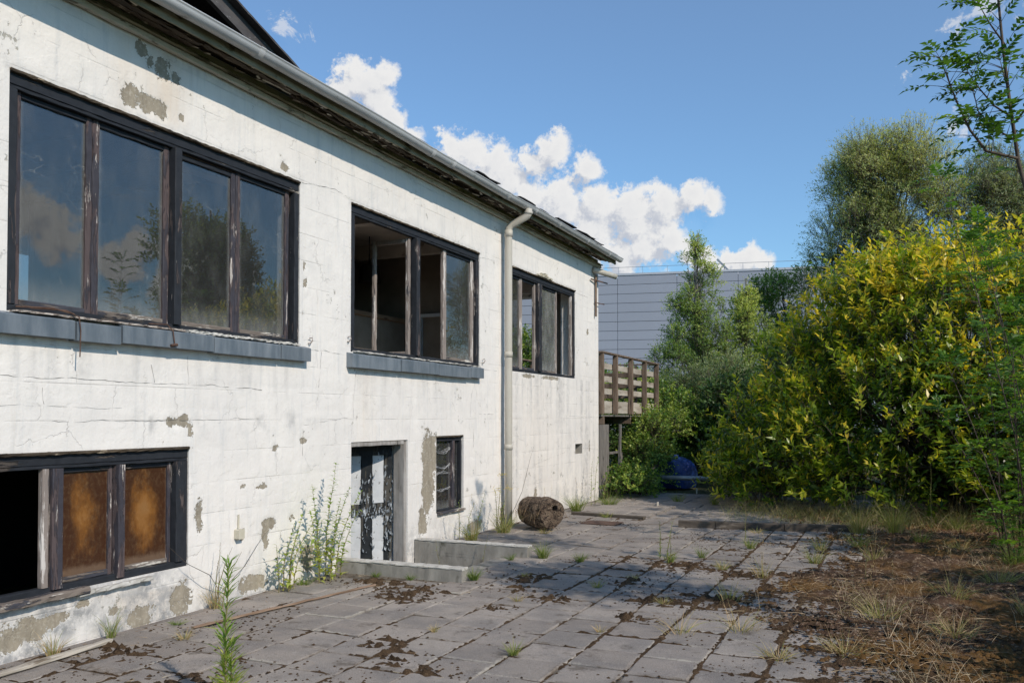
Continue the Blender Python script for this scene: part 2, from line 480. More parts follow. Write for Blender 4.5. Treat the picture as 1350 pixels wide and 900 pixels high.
M['white'] = simple('white_gloss_paint', (0.62, 0.65, 0.7), (0.68, 0.71, 0.75), 4, bump=0.05, rough=0.4)


def paver_mat():
    m, q, b, o = mat('grey_paver')
    p = q.pos()
    r = q.rand()
    r2 = q.math('FRACT', q.math('MULTIPLY', r, 7.31))
    c = q.mix(r, (0.262, 0.226, 0.196), (0.36, 0.315, 0.274))
    c = q.mix(q.math('MULTIPLY', r2, 0.25), c, (0.27, 0.24, 0.205))
    c = q.mix(q.step(q.noise(p, 2.1, 5, 0.65), 0.38, 0.66), c, q.mix(0.5, c, (0.13, 0.125, 0.125)))
    sp = q.noise(p, 190, 2, 0.6)
    c = q.mix(q.math('MULTIPLY', q.step(sp, 0.56, 0.68), 0.6), c, (0.42, 0.41, 0.40))
    c = q.mix(q.math('MULTIPLY', q.step(sp, 0.44, 0.33), 0.6), c, (0.05, 0.05, 0.05))
    # pale lichen bloom and dirt
    c = q.mix(q.math('MULTIPLY', q.step(q.noise(p, 5.5, 7, 0.72), 0.58, 0.74), 0.55), c, (0.40, 0.385, 0.35))
    c = q.mix(q.math('MULTIPLY', q.step(q.noise(q.vmath('ADD', p, (31, 7, 3)), 3.7, 7, 0.7), 0.55, 0.68), 0.6), c, (0.075, 0.06, 0.045))
    oc = q.n('ShaderNodeSeparateXYZ', {0: q.obj()})
    ed = q.math('MAXIMUM', q.math('ABSOLUTE', oc.outputs[0]), q.math('ABSOLUTE', oc.outputs[1]))
    near = q.math('LESS_THAN', ed, 0.25)
    ed = q.math('ADD', ed, q.math('MULTIPLY_ADD', q.noise(p, 16, 6, 0.7), 0.13, -0.065))
    bigm = q.noise(p, 1.1, 3, 0.6)
    c = q.mix(q.math('MULTIPLY', q.math('MULTIPLY', q.step(ed, 0.165, 0.21), near), q.math('MULTIPLY', q.step(bigm, 0.46, 0.64), 0.7)), c, (0.10, 0.075, 0.05))
    c = q.mix(q.math('MULTIPLY', q.math('MULTIPLY', q.step(ed, 0.175, 0.2), near), q.math('MULTIPLY', q.step(bigm, 0.5, 0.36), 0.6)), c, (0.42, 0.39, 0.33))
    h = q.math('ADD', q.math('MULTIPLY', sp, 0.5), q.noise(p, 40, 5, 0.6))
    put(q, b, color=c, rough=0.92, spec=0.1, normal=q.bump(h, 0.7, 0.006))
    return m


M['paver'] = paver_mat()


def soil_mat(name, dark, mid, light, orange=None, scale=6):
    m, q, b, o = mat(name)
    p = q.pos()
    n = q.noise(p, scale, 8, 0.72)
    c = q.mix(q.step(n, 0.36, 0.56), dark, mid)
    c = q.mix(q.math('MULTIPLY', q.step(q.noise(p, scale * 7, 6, 0.75), 0.50, 0.64), 0.85), c, light)
    if orange:
        c = q.mix(q.math('MULTIPLY', q.step(q.noise(p, 0.9, 4, 0.6), 0.45, 0.6), 0.8), c, q.mix(q.noise(p, 30, 5, 0.7), orange, tuple(x * 0.35 for x in orange)))
    h = q.math('ADD', q.noise(p, 26, 8, 0.7), q.math('MULTIPLY', q.noise(p, 110, 4, 0.7), 0.4))
    put(q, b, color=c, rough=0.95, spec=0.15, normal=q.bump(h, 1.0, 0.03))
    return m


M['soil'] = soil_mat('bare_soil', (0.045, 0.033, 0.024), (0.085, 0.065, 0.048), (0.19, 0.155, 0.115))
M['litter'] = soil_mat('dead_moss_litter', (0.022, 0.014, 0.010), (0.115, 0.068, 0.043), (0.40, 0.30, 0.21), (0.28, 0.15, 0.045), 3.2)
M['joint_sand'] = soil_mat('joint_sand', (0.09, 0.072, 0.055), (0.17, 0.145, 0.115), (0.32, 0.28, 0.23), None, 9)
M['moss'] = soil_mat('joint_moss', (0.028, 0.018, 0.011), (0.095, 0.060, 0.034), (0.20, 0.13, 0.075), None, 14)
M['ground'] = soil_mat('rough_ground', (0.03, 0.032, 0.016), (0.06, 0.065, 0.028), (0.14, 0.125, 0.075), None, 2)


def glass_mat(name, tint=(0.75, 0.8, 0.8), dust=0.07, web=0.6, boost=1.0):
    m, q, b, o = mat(name)
    q.nt.nodes.remove(b)
    p = q.obj()
    fr = q.n('ShaderNodeFresnel', {'IOR': 1.9}).outputs[0]
    fr = q.math('MULTIPLY', fr, boost, clamp=True)
    gl = q.n('ShaderNodeBsdfGlossy', {'Roughness': 0.0, 'Color': (1, 1, 1)})
    tr = q.n('ShaderNodeBsdfTransparent', {'Color': tint})
    s = q.n('ShaderNodeMixShader', {0: fr, 1: tr.outputs[0], 2: gl.outputs[0]})
    df = q.n('ShaderNodeBsdfDiffuse', {'Color': (0.5, 0.5, 0.48)})
    # dusty film with drifts and hanging cobweb threads
    w = q.vmath('ADD', p, q.scale(q.vmath('SUBTRACT', q.noise(p, 2.2, 4, 0.6, col=True), (0.5, 0.5, 0.5)), (0.5, 0.5, 0.5)))
    vo = q.n('ShaderNodeTexVoronoi', {'Vector': q.scale(w, (1, 1.1, 2.3)), 'Scale': 2.3}, feature='DISTANCE_TO_EDGE').outputs['Distance']
    th = q.math('MULTIPLY', q.step(vo, 0.013, 0.0), q.step(q.noise(p, 3.1, 3, 0.6), 0.5, 0.66))
    d = q.math('MULTIPLY_ADD', q.step(q.noise(q.scale(p, (1, 1, 0.5)), 4.5, 6, 0.7), 0.4, 0.75), dust, dust * 0.8)
    ge = q.n('ShaderNodeSeparateXYZ', {0: q.n('ShaderNodeTexCoord').outputs['Generated']})
    e1 = q.math('MAXIMUM', q.step(q.math('ABSOLUTE', q.math('SUBTRACT', ge.outputs[1], 0.5)), 0.40, 0.5), q.step(ge.outputs[2], 0.16, 0.0))
    e1 = q.math('MULTIPLY', e1, q.math('MULTIPLY_ADD', q.noise(q.scale(p, (1, 1, .35)), 14, 6, 0.7), 0.5, -0.06))
    d = q.math('ADD', d, q.math('MULTIPLY', e1, 0.8))
    fine = q.step(q.noise(q.scale(p, (1, 1, .2)), 55, 4, 0.7), 0.56, 0.8)
    d = q.math('ADD', d, q.math('MULTIPLY', fine, 0.05))
    d = q.math('ADD', d, q.math('MULTIPLY', th, web * 0.36), clamp=True)
    s2 = q.n('ShaderNodeMixShader', {0: d, 1: s.outputs[0], 2: df.outputs[0]})
    q.nt.links.new(s2.outputs[0], o.inputs[0])
    return m


M['glass'] = glass_mat('dusty_glass', (0.55, 0.56, 0.56), dust=0.05, boost=0.42)
M['glass_web'] = glass_mat('cobwebbed_glass', (0.45, 0.5, 0.55), 0.05, 1.5, boost=1.2)
m, q, b, o = mat('brown_filmed_glass')
p = q.obj()
ge = q.n('ShaderNodeSeparateXYZ', {0: q.n('ShaderNodeTexCoord').outputs['Generated']})
du = q.math('ABSOLUTE', q.math('SUBTRACT', ge.outputs[1], 0.5)); dv = q.math('ABSOLUTE', q.math('SUBTRACT', ge.outputs[2], 0.55))
rr = q.math('SQRT', q.math('ADD', q.math('MULTIPLY', q.math('POWER', du, 2.0), 1.6), q.math('POWER', dv, 2.0)))
rr = q.math('ADD', rr, q.math('MULTIPLY_ADD', q.noise(q.scale(p, (1, 1, .6)), 6, 8, 0.72), 1.0, -0.46))
c = q.mix(q.step(rr, 0.50, 0.06), (0.05, 0.019, 0.008), (0.24, 0.098, 0.02))
c = q.mix(q.math('MULTIPLY', q.step(rr, 0.26, -0.1), 0.45), c, (0.27, 0.16, 0.07))  # warm glow painted into the middle of the brown film
c = q.mix(q.math('MULTIPLY', q.step(q.noise(q.scale(p, (1, 1, .7)), 38, 8, 0.8), 0.45, 0.75), 0.35), c, q.mix(0.4, c, (0.5, 0.36, 0.2)))
dd = q.math('MAXIMUM', q.math('MULTIPLY', du, 1.0), dv)
c = q.mix(q.math('MULTIPLY', q.step(q.math('ADD', dd, q.math('MULTIPLY', q.noise(p, 25, 4, .6), .05)), 0.46, 0.53), 0.5), c, (0.22, 0.15, 0.10))
put(q, b, color=c, rough=0.3, spec=0.5, normal=q.bump(q.noise(p, 20, 5, 0.6), 0.1, 0.004))
M['brown_glass'] = m


def leaf_mat(name, stops, trans=0.35, rough=0.45, spec=0.35, tcol=1.5):
    m, q, b, o = mat(name)
    t = q.attr('tint')
    ra = q.n('ShaderNodeValToRGB', {0: t})
    cr = ra.color_ramp
    while len(cr.elements) < len(stops): cr.elements.new(0.5)
    for e, (ps, cc) in zip(cr.elements, stops):
        e.position = ps; e.color = (*cc, 1)
    c = ra.outputs[0]
    put(q, b, color=c, rough=rough, spec=spec)
    tl = q.n('ShaderNodeBsdfTranslucent', {'Color': q.mix(1.0, c, (tcol, tcol * 1.05, tcol * 0.5), 'MULTIPLY')})
    mx = q.n('ShaderNodeMixShader', {0: trans, 1: b.outputs[0], 2: tl.outputs[0]})
    q.nt.links.new(mx.outputs[0], o.inputs[0])
    return m


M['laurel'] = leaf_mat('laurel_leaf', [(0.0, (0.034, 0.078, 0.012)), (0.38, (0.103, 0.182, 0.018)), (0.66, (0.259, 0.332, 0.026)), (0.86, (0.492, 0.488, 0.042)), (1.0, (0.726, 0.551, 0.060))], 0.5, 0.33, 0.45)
M['birch'] = leaf_mat('birch_leaf', [(0.0, (0.122, 0.189, 0.064)), (0.5, (0.246, 0.348, 0.101)), (1.0, (0.524, 0.554, 0.174))], 0.5, 0.45)
M['willow'] = leaf_mat('willow_leaf', [(0.0, (0.145, 0.194, 0.076)), (0.5, (0.294, 0.350, 0.129)), (1.0, (0.556, 0.541, 0.238))], 0.45, 0.45)
M['ash'] = leaf_mat('ash_leaf', [(0.0, (0.048, 0.110, 0.020)), (0.6, (0.108, 0.221, 0.033)), (1.0, (0.282, 0.400, 0.049))], 0.4, 0.4)
M['bramble'] = leaf_mat('bramble_leaf', [(0.0, (0.046, 0.106, 0.019)), (0.5, (0.110, 0.210, 0.032)), (1.0, (0.348, 0.404, 0.079))], 0.35, 0.42)
M['sallow'] = leaf_mat('sallow_leaf', [(0.0, (0.107, 0.152, 0.072)), (0.6, (0.213, 0.268, 0.133)), (1.0, (0.392, 0.410, 0.232))], 0.45, 0.5)
M['dark_leaf'] = leaf_mat('dark_leaf', [(0.0, (0.030, 0.072, 0.020)), (1.0, (0.101, 0.173, 0.041))], 0.3, 0.45)
M['weed'] = leaf_mat('weed_leaf', [(0.0, (0.090, 0.180, 0.030)), (0.6, (0.210, 0.330, 0.060)), (1.0, (0.495, 0.510, 0.135))], 0.35, 0.5)
M['grass'] = leaf_mat('grass_blade', [(0.0, (0.08, 0.14, 0.025)), (0.5, (0.22, 0.27, 0.06)), (0.8, (0.42, 0.34, 0.17)), (1.0, (0.50, 0.36, 0.22))], 0.3, 0.55)
M['straw'] = leaf_mat('dry_straw', [(0.0, (0.15, 0.085, 0.05)), (0.5, (0.36, 0.25, 0.15)), (1.0, (0.62, 0.50, 0.34))], 0.2, 0.7)
M['flower'] = leaf_mat('yellow_flower', [(0.0, (0.6, 0.42, 0.03)), (1.0, (0.75, 0.6, 0.05))], 0.3, 0.6)

# ==================================================================== SETTING
# rough ground: four sheets round the stair pit, reaching the horizon
GZ = -0.045
PIT = (0.0, 1.31, 7.60, 9.05)
mb = MB()
B = 900
for x0, x1, y0, y1 in ((-B, B, -B, PIT[2]), (-B, B, PIT[3], B), (-B, -0.28, PIT[2], PIT[3]), (PIT[1], B, PIT[2], PIT[3])):
    mb.add([(x0, y0, GZ), (x1, y0, GZ), (x1, y1, GZ), (x0, y1, GZ)], [(0, 1, 2, 3)])
o = mb.build('ground', M['ground']); o['kind'] = 'structure'

# patio bed with its pavers
PW = 0.40; PS = 0.407
mb = MB()
mb.add([(0.0, 1.0, -0.012), (5.6, 1.0, -0.012), (5.6, 7.6, -0.012), (0.0, 7.6, -0.012)], [(0, 1, 2, 3)])
mb.add([(0.0, 9.05, -0.012), (5.6, 9.05, -0.012), (5.6, 18.2, -0.012), (0.0, 18.2, -0.012)], [(0, 1, 2, 3)])
mb.add([(1.31, 7.6, -0.012), (5.6, 7.6, -0.012), (5.6, 9.05, -0.012), (1.31, 9.05, -0.012)], [(0, 1, 2, 3)])
patio = mb.build('patio', M['joint_sand']); patio['kind'] = 'structure'


def paver_mesh(seed, w=PW, l=PW):
    r = random.Random(seed)
    hw = w / 2 - 0.003; hl = l / 2 - 0.003
    base = [(-hw, -hl), (0, -hl), (hw, -hl), (hw, 0), (hw, hl), (0, hl), (-hw, hl), (-hw, 0)]
    vs = [(x, y, -0.045) for x, y in base]
    vs += [(x + r.uniform(-.002, .002), y + r.uniform(-.002, .002), -0.006 - r.uniform(0, .002)) for x, y in base]
    top = []
    for i, (x, y) in enumerate(base):
        k = 0.008 + r.uniform(0, 0.004)
        if r.random() < 0.14: k += r.uniform(0.01, 0.022)
        top.append((x * (1 - k / hw), y * (1 - k / hl), 0))
    vs += top
    fs = []
    for L in (0, 8):
        for i in range(8):
            j = (i + 1) % 8
            fs.append((L+i, L+j, L+8+j, L+8+i))
    fs.append(tuple(range(16, 24)))
    return vs, fs


pm = []
for s in range(6):
    v_, f_ = paver_mesh(s)
    me = bpy.data.meshes.new('paver'); me.from_pydata(v_, [], f_); me.materials.append(M['paver']); me.update(); pm.append(me)
rest_v, rest_f = [], []
cand = []
offs = {}
for k in range(13):
    xc = 0.09 + PS * k + PS / 2 - 0.0035
    off = {9: 0.165, 5: 0.0, 3: 0.26, 8: 0.22}.get(k, rnd.uniform(0, 0.4))
    offs[k] = (xc, off)
    for j in range(-2, 45):
        yc = off + j * PS
        if yc > 17.9 or yc < 2.4: continue
        if xc < 1.31 and 7.35 < yc < 9.3: continue
        if yc < 3.0 + 0.38 * xc or (yc > 9.5 and xc > 4.95): continue
        cand.append((yc, xc, k))
cand.sort(key=lambda c: math.hypot(c[0], c[1] - 5.3))
for i, (yc, xc, k) in enumerate(cand):
    zt = rnd.uniform(-0.006, 0.005) + (0.034 if (12.85 < yc < 15.4 and 2.4 < xc < 3.9) or (13.6 < yc < 15.2 and .4 < xc < 1.8) else 0); rx = rnd.gauss(0, 0.010); ry = rnd.gauss(0, 0.010); rz = rnd.gauss(0, 0.006)
    if i < 298:
        o = bpy.data.objects.new('paver', pm[rnd.randrange(6)])
        COL.objects.link(o); o.parent = patio
        o.location = (xc + rnd.gauss(0, .002), yc + rnd.gauss(0, .003), zt); o.rotation_euler = (rx, ry, rz + rnd.randrange(4) * PI / 2)
    else:
        v_, f_ = paver_mesh(i)
        b0 = len(rest_v)
        rest_v += [(x + xc, y + yc, z + zt + x * ry + y * rx) for x, y, z in v_]
        rest_f += [tuple(a + b0 for a in q_) for q_ in f_]
o = link_mesh('paver', rest_v, rest_f, M['paver'], patio); o['kind'] = 'stuff'
# paving strip against the wall
mb = MB()
for y0, y1 in ((2.5, 3.7), (3.71, 4.9), (4.91, 6.1), (6.11, 7.44), (9.2, 10.4), (10.41, 11.9), (11.91, 13.2)):
    mb.box(0.012, 0.085, y0, y1, -0.05, rnd.uniform(-0.008, 0.002))
o = mb.build('edging_strip', M['paver'], patio)

# moss, litter and mud lying over the paving: a height field cut by the paver tops
nx0, nx1, ny0, ny1, st = 0.02, 13.0, 2.3, 18.5, 0.025
xs = np.arange(nx0, 5.6, st); ys = np.arange(ny0, 13.2, st)


def litter_mask(X, Y):
    """0..1 how deep the dead litter lies on the right hand side"""
    edge = 4.55 - 0.55 * np.clip((Y - 6.0) / 5.0, 0, 1) + 0.0 * X
    edge = np.where(Y > 10.6, edge + (Y - 10.6) * 0.33, edge)
    n = fbm(X * 1.1, Y * 0.8, 5, 5, 0.6)
    return (X - edge) * 0.9 + (n - 0.5) * 3.0


X, Y = np.meshgrid(xs, ys, indexing='ij')
jd = np.full(X.shape, 9.0)
for k in range(14):
    jd = np.minimum(jd, np.abs(X - (0.09 + PS * k - 0.0035)))
for k, (xc, off) in offs.items():
    inn = np.abs(X - xc) < PS / 2
    dy = np.abs(((Y - off + PS / 2 + PS / 2) % PS) - PS / 2)
    jd = np.where(inn, np.minimum(jd, dy + 0.004), jd)
big = fbm(X * 0.75, Y * 0.75, 3, 4)
fine = fbm(X * 9, Y * 9, 11, 4, 0.6)
fine2 = fbm(X * 30, Y * 30, 21, 2, 0.6)
amt = (big - 0.44) * 2.6
hz = -0.02 + np.clip(amt, -0.2, 1) * 0.028 * np.exp(-(jd / 0.022) ** 2) + (fine - 0.5) * 0.034 * np.exp(-(jd / 0.05) ** 2) + 0.004 * np.exp(-(jd / 0.014) ** 2)
patches = [(3.25, 9.3, .5, .28), (3.9, 9.0, .5, .3), (3.45, 7.35, .35, .3), (2.0, 7.9, .28, .28), (2.05, 7.4, .4, .2), (1.2, 6.95, .42, .3), (0.75, 7.1, .4, .25), (2.6, 7.1, .25, .2), (3.0, 8.2, .2, .2),
           (2.3, 4.95, .25, .2), (2.0, 5.2, .2, .2), (1.5, 3.9, .5, .3), (0.5, 4.3, .3, .3), (2.2, 6.6, .25, .15), (3.4, 6.7, .25, .15), (4.0, 7.5, .3, .3), (1.35, 6.6, .3, .2), (2.5, 4.75, .3, .15)]
for px_, py_, rx_, ry_ in patches:
    d = np.sqrt(((X - px_) / rx_) ** 2 + ((Y - py_) / ry_) ** 2)
    hz += np.clip(1.15 - d, 0, 1) * (fine * 0.75 + fine2 * 0.85 - 0.60) * 0.10
lm = litter_mask(X, Y)
hz += np.clip(lm * 0.5 + (fine - 0.5) * 1.6, 0, 0.9) * 0.045
wl = np.exp(-np.clip(X, 0, 9) / 0.10)
hz += wl * (fine - 0.42) * 0.07
hz += (fine2 - 0.5) * 0.034
# keep the pit and the stretch left of its walls clear
clear = (X < 1.34) & (Y > 7.44) & (Y < 9.22)
hz[clear] = -0.06
hz = np.minimum(hz, 0.05)
idx = np.arange(X.size).reshape(X.shape)
F = np.stack([idx[:-1, :-1], idx[1:, :-1], idx[1:, 1:], idx[:-1, 1:]], -1).reshape(-1, 4)
hf = hz.ravel()
keep = (hf[F].max(1) > -0.008) & (hf[F].min(1) > -0.055)
F = F[keep]
used = np.unique(F); rm = np.full(X.size, -1); rm[used] = np.arange(len(used))
V3 = np.stack([X.ravel(), Y.ravel(), hf], 1)[used]
o = np_mesh('joint_moss', V3, rm[F], M['moss'], None, None, True); o['kind'] = 'stuff'
tag(o, 'dark brown moss and dead litter in the paving joints', 'moss')

# litter covered ground on the right
xs = np.arange(3.4, 13.0, 0.045); ys = np.arange(4.2, 19.0, 0.045)
X, Y = np.meshgrid(xs, ys, indexing='ij')
lm = litter_mask(X, Y)
lm = np.where((Y > 12.9) & (X < 4.7), -1.0, lm)
lm = np.where(X > 5.5, np.maximum(lm, 0.7), lm)
fn = fbm(X * 6, Y * 6, 31, 5, 0.62)
Z = -0.05 + np.clip(lm * 0.8, 0, 1) * 0.06 + (fn - 0.5) * 0.15 * np.clip(lm + 0.3, 0, 1) + (fbm(X * .6, Y * .6, 8, 3) - 0.45) * 0.22 * np.clip(lm - 0.5, 0, 1)
idx = np.arange(X.size).reshape(X.shape)
F = np.stack([idx[:-1, :-1], idx[1:, :-1], idx[1:, 1:], idx[:-1, 1:]], -1).reshape(-1, 4)
zf = Z.ravel(); keep = zf[F].max(1) > -0.03; F = F[keep]
used = np.unique(F); rm = np.full(X.size, -1); rm[used] = np.arange(len(used))
o = np_mesh('leaf_litter_ground', np.stack([X.ravel(), Y.ravel(), zf], 1)[used], rm[F], M['litter'], None, None, True)
o['kind'] = 'structure'


def ground_z(x, y):
    l = float(litter_mask(np.array(x), np.array(y)))
    if x > 5.5: l = max(l, 0.7)
    return 0.0 if l < 0.1 else min(0.03, 0.02 * l)


# crumbs of moss and clods
def crumbs(name, pts, smin, smax, m_, kind_label, flat=0.6):
    n = len(pts)
    base = np.array([(1, 0, 0), (0.2, 0.95, 0), (-0.85, 0.4, 0), (-0.6, -0.75, 0), (0.45, -0.85, 0), (0, 0, 1)], float)
    S = rng.uniform(smin, smax, (n, 1, 1))
    V = base[None] * S * rng.uniform(0.6, 1.4, (n, 6, 3)); V[:, :, 2] *= flat
    a = rng.uniform(0, 2 * PI, n); ca, sa = np.cos(a)[:, None], np.sin(a)[:, None]
    x = V[:, :, 0] * ca - V[:, :, 1] * sa; y = V[:, :, 0] * sa + V[:, :, 1] * ca
    V[:, :, 0] = x + pts[:, 0:1]; V[:, :, 1] = y + pts[:, 1:2]; V[:, :, 2] += pts[:, 2:3] - 0.002
    fb = np.array([(0, 1, 5), (1, 2, 5), (2, 3, 5), (3, 4, 5), (4, 0, 5)])
    F = (fb[None] + (np.arange(n) * 6)[:, None, None]).reshape(-1, 3)
    o = np_mesh(name, V.reshape(-1, 3), F, m_); o['kind'] = 'stuff'
    tag(o, kind_label[0], kind_label[1]); return o


def scatter_rect(n, x0, x1, y0, y1, fn_):
    P = []
    X = rng.uniform(x0, x1, n * 6); Y = rng.uniform(y0, y1, n * 6)
    w = fn_(X, Y); k = rng.uniform(0, 1, n * 6) < w
    return X[k][:n], Y[k][:n]


def crumb_w(X, Y):
    n = fbm(X * 1.6, Y * 1.6, 41, 4)
    l = litter_mask(X, Y)
    w = np.clip((n - 0.56) * 3.0, 0.004, 1) + np.clip(l * 0.7 + 0.6, 0, 1)
    for px_, py_, rx_, ry_ in patches:
        w = w + np.exp(-(((X - px_) / rx_) ** 2 + ((Y - py_) / ry_) ** 2)) * 0.7
    w[(X < 1.34) & (Y > 7.44) & (Y < 9.22)] = 0
    w[(X > 5.3) | (Y > 12.8)] *= 0.5
    return np.clip(w, 0, 1)


cx, cyy = scatter_rect(13000, 0.1, 7.5, 3.3, 13.5, crumb_w)
z0 = np.array([ground_z(a, b_) for a, b_ in zip(cx, cyy)])
crumbs('moss_crumbs', np.stack([cx, cyy, z0], 1), 0.004, 0.017, M['moss'], ('small dark moss crumbs strewn over the grey paving', 'moss'))


cx, cyy = scatter_rect(16000, 3.6, 8.5, 5.0, 14.0, lambda X, Y: np.clip(litter_mask(X, Y) * .6 + (X > 5.5), 0, 1) * np.clip((fbm(X * 2, Y * 2, 43, 4) - .35) * 4, .1, 1))
z0 = np.array([ground_z(a, b_) for a, b_ in zip(cx, cyy)]) + .01
crumbs('litter_clods', np.stack([cx, cyy, z0], 1), 0.006, 0.030, M['litter'], ('crumbly brown clods heaped over the litter ground', 'litter'), 0.8)


# ------------------------------------------------------------------ strips and blades (grass, straw)
def blades(P, D, L, W, curl, tint, seg=3, droop=None):
    """curved tapering ribbons. P,D (n,3); L,W,curl (n,); returns V,F,tint"""
    n = len(P)
    D = D / np.linalg.norm(D, axis=1, keepdims=True)
    side = np.cross(D, rng.normal(size=(n, 3))); side /= np.linalg.norm(side, axis=1, keepdims=True) + 1e-9
    bend = D * np.array([1, 1, 0]); bend /= (np.linalg.norm(bend, axis=1, keepdims=True) + 1e-6)
    V = np.zeros((n, (seg + 1) * 2, 3))
    for i in range(seg + 1):
        t = i / seg
        c = P + D * (L * t)[:, None] + bend * (L * curl * t * t)[:, None] * 0.9
        c[:, 2] -= L * curl * t * t * 0.8
        w = W * (1 - 0.9 * t ** 1.5) * 0.5
        V[:, 2*i] = c - side * w[:, None]; V[:, 2*i+1] = c + side * w[:, None]
    fb = np.array([(2*i, 2*i+1, 2*i+3, 2*i+2) for i in range(seg)])
    F = (fb[None] + (np.arange(n) * (seg + 1) * 2)[:, None, None]).reshape(-1, 4)
    return V.reshape(-1, 3), F, np.repeat(tint, seg)


def leaves(P, D, N, L, W, tint, fold=0.18, droop=0.12):
    """pointed leaf of two quads folded on the midrib"""
    n = len(P)
    D = D / (np.linalg.norm(D, axis=1, keepdims=True) + 1e-9)
    S = np.cross(D, N); S /= np.linalg.norm(S, axis=1, keepdims=True) + 1e-9
    U = np.cross(S, D)
    L = L[:, None]; W = W[:, None]
    tip = P + D * L - U * L * droop
    mid = P + D * L * 0.5 + U * L * 0.03
    r1 = P + D * L * 0.38 + S * W * 0.5 + U * W * fold
    l1 = P + D * L * 0.38 - S * W * 0.5 + U * W * fold
    V = np.stack([P, r1, tip, l1, mid], 1).reshape(-1, 3)
    b0 = (np.arange(n) * 5)[:, None]
    F = np.concatenate([np.stack([b0[:, 0], b0[:, 0]+1, b0[:, 0]+2, b0[:, 0]+4], 1), np.stack([b0[:, 0], b0[:, 0]+4, b0[:, 0]+2, b0[:, 0]+3], 1)], 0)
    return V, F, np.concatenate([tint, tint])


def unit(n):
    v = rng.normal(size=(n, 3)); return v / np.linalg.norm(v, axis=1, keepdims=True)


# loose straw and dead stalks lying on the litter
def straw_field(name, n, x0, x1, y0, y1, wfn, label, lmin, lmax, w, lift=0.25, zoff=0.012):
    X, Y = scatter_rect(n, x0, x1, y0, y1, wfn)
    n = len(X)
    z = np.array([ground_z(a, b_) for a, b_ in zip(X, Y)]) + zoff
    P = np.stack([X, Y, z], 1)
    a = rng.uniform(0, 2 * PI, n)
    D = np.stack([np.cos(a), np.sin(a), np.abs(rng.normal(0, lift, n))], 1)
    L = rng.uniform(lmin, lmax, n) * rng.uniform(0.5, 1, n)
    V, F, t = blades(P, D, L, rng.uniform(0.6, 1.3, n) * w, np.clip(np.abs(D[:, 2]) * 0.9, 0, 1.0), rng.uniform(0, 1, n) ** 1.3)
    o = np_mesh(name, V, F, M['straw'], tint=t); o['kind'] = 'stuff'
    tag(o, label, 'straw'); return o


def w_lit(X, Y):
    l = litter_mask(X, Y); l = np.where(X > 5.5, np.maximum(l, 0.8), l)
    n = fbm(X * 1.3, Y * 1.3, 77, 4)
    return np.clip(l * 0.5, 0, 1) * np.clip((n - 0.36) * 4, 0.1, 1)


straw_field('dead_straw', 14000, 3.6, 9.5, 4.6, 14.5, w_lit, 'pale dead straw and stalks lying on the dark litter', 0.05, 0.26, 0.0038)


def w_pat(X, Y):
    w = np.exp(-X / 0.25) * 0.9
    for px_, py_, rx_, ry_ in patches:
        w = w + np.exp(-(((X - px_) / rx_) ** 2 + ((Y - py_) / ry_) ** 2)) * 0.35
    w[(X < 1.34) & (Y > 7.44) & (Y < 9.22)] = 0
    return np.clip(w, 0.01, 1)


straw_field('dry_stalks', 1100, 0.05, 4.6, 3.4, 12.5, w_pat, 'thin dry stalks fallen over the paving joints and wall foot', 0.04, 0.16, 0.0022, 0.15)

# ==================================================================== BUILDING
bld = thing('abandoned_building', 'white plastered two storey derelict building with black framed windows', 'building')
FY0, FY1, FZ1 = 1.2, 16.15, 4.60
HOLES = [(3.80, 6.84, 2.30, 3.91), (7.71, 10.84, 2.30, 3.91), (11.74, 14.80, 2.30, 3.91), (2.10, 5.41, 0.38, 1.36),
         (7.73, 8.90, -0.75, 1.33), (9.60, 10.36, 0.38, 1.36), (14.80, 15.18, 0.93, 1.11)]
TH = 0.28


def gridline(a, b, st, marks):
    g_ = np.arange(a, b + st * 0.5, st); g_[-1] = b
    for m_ in marks:
        if a < m_ < b:
            i = int(np.argmin(np.abs(g_ - m_))); g_[i] = m_
    return g_


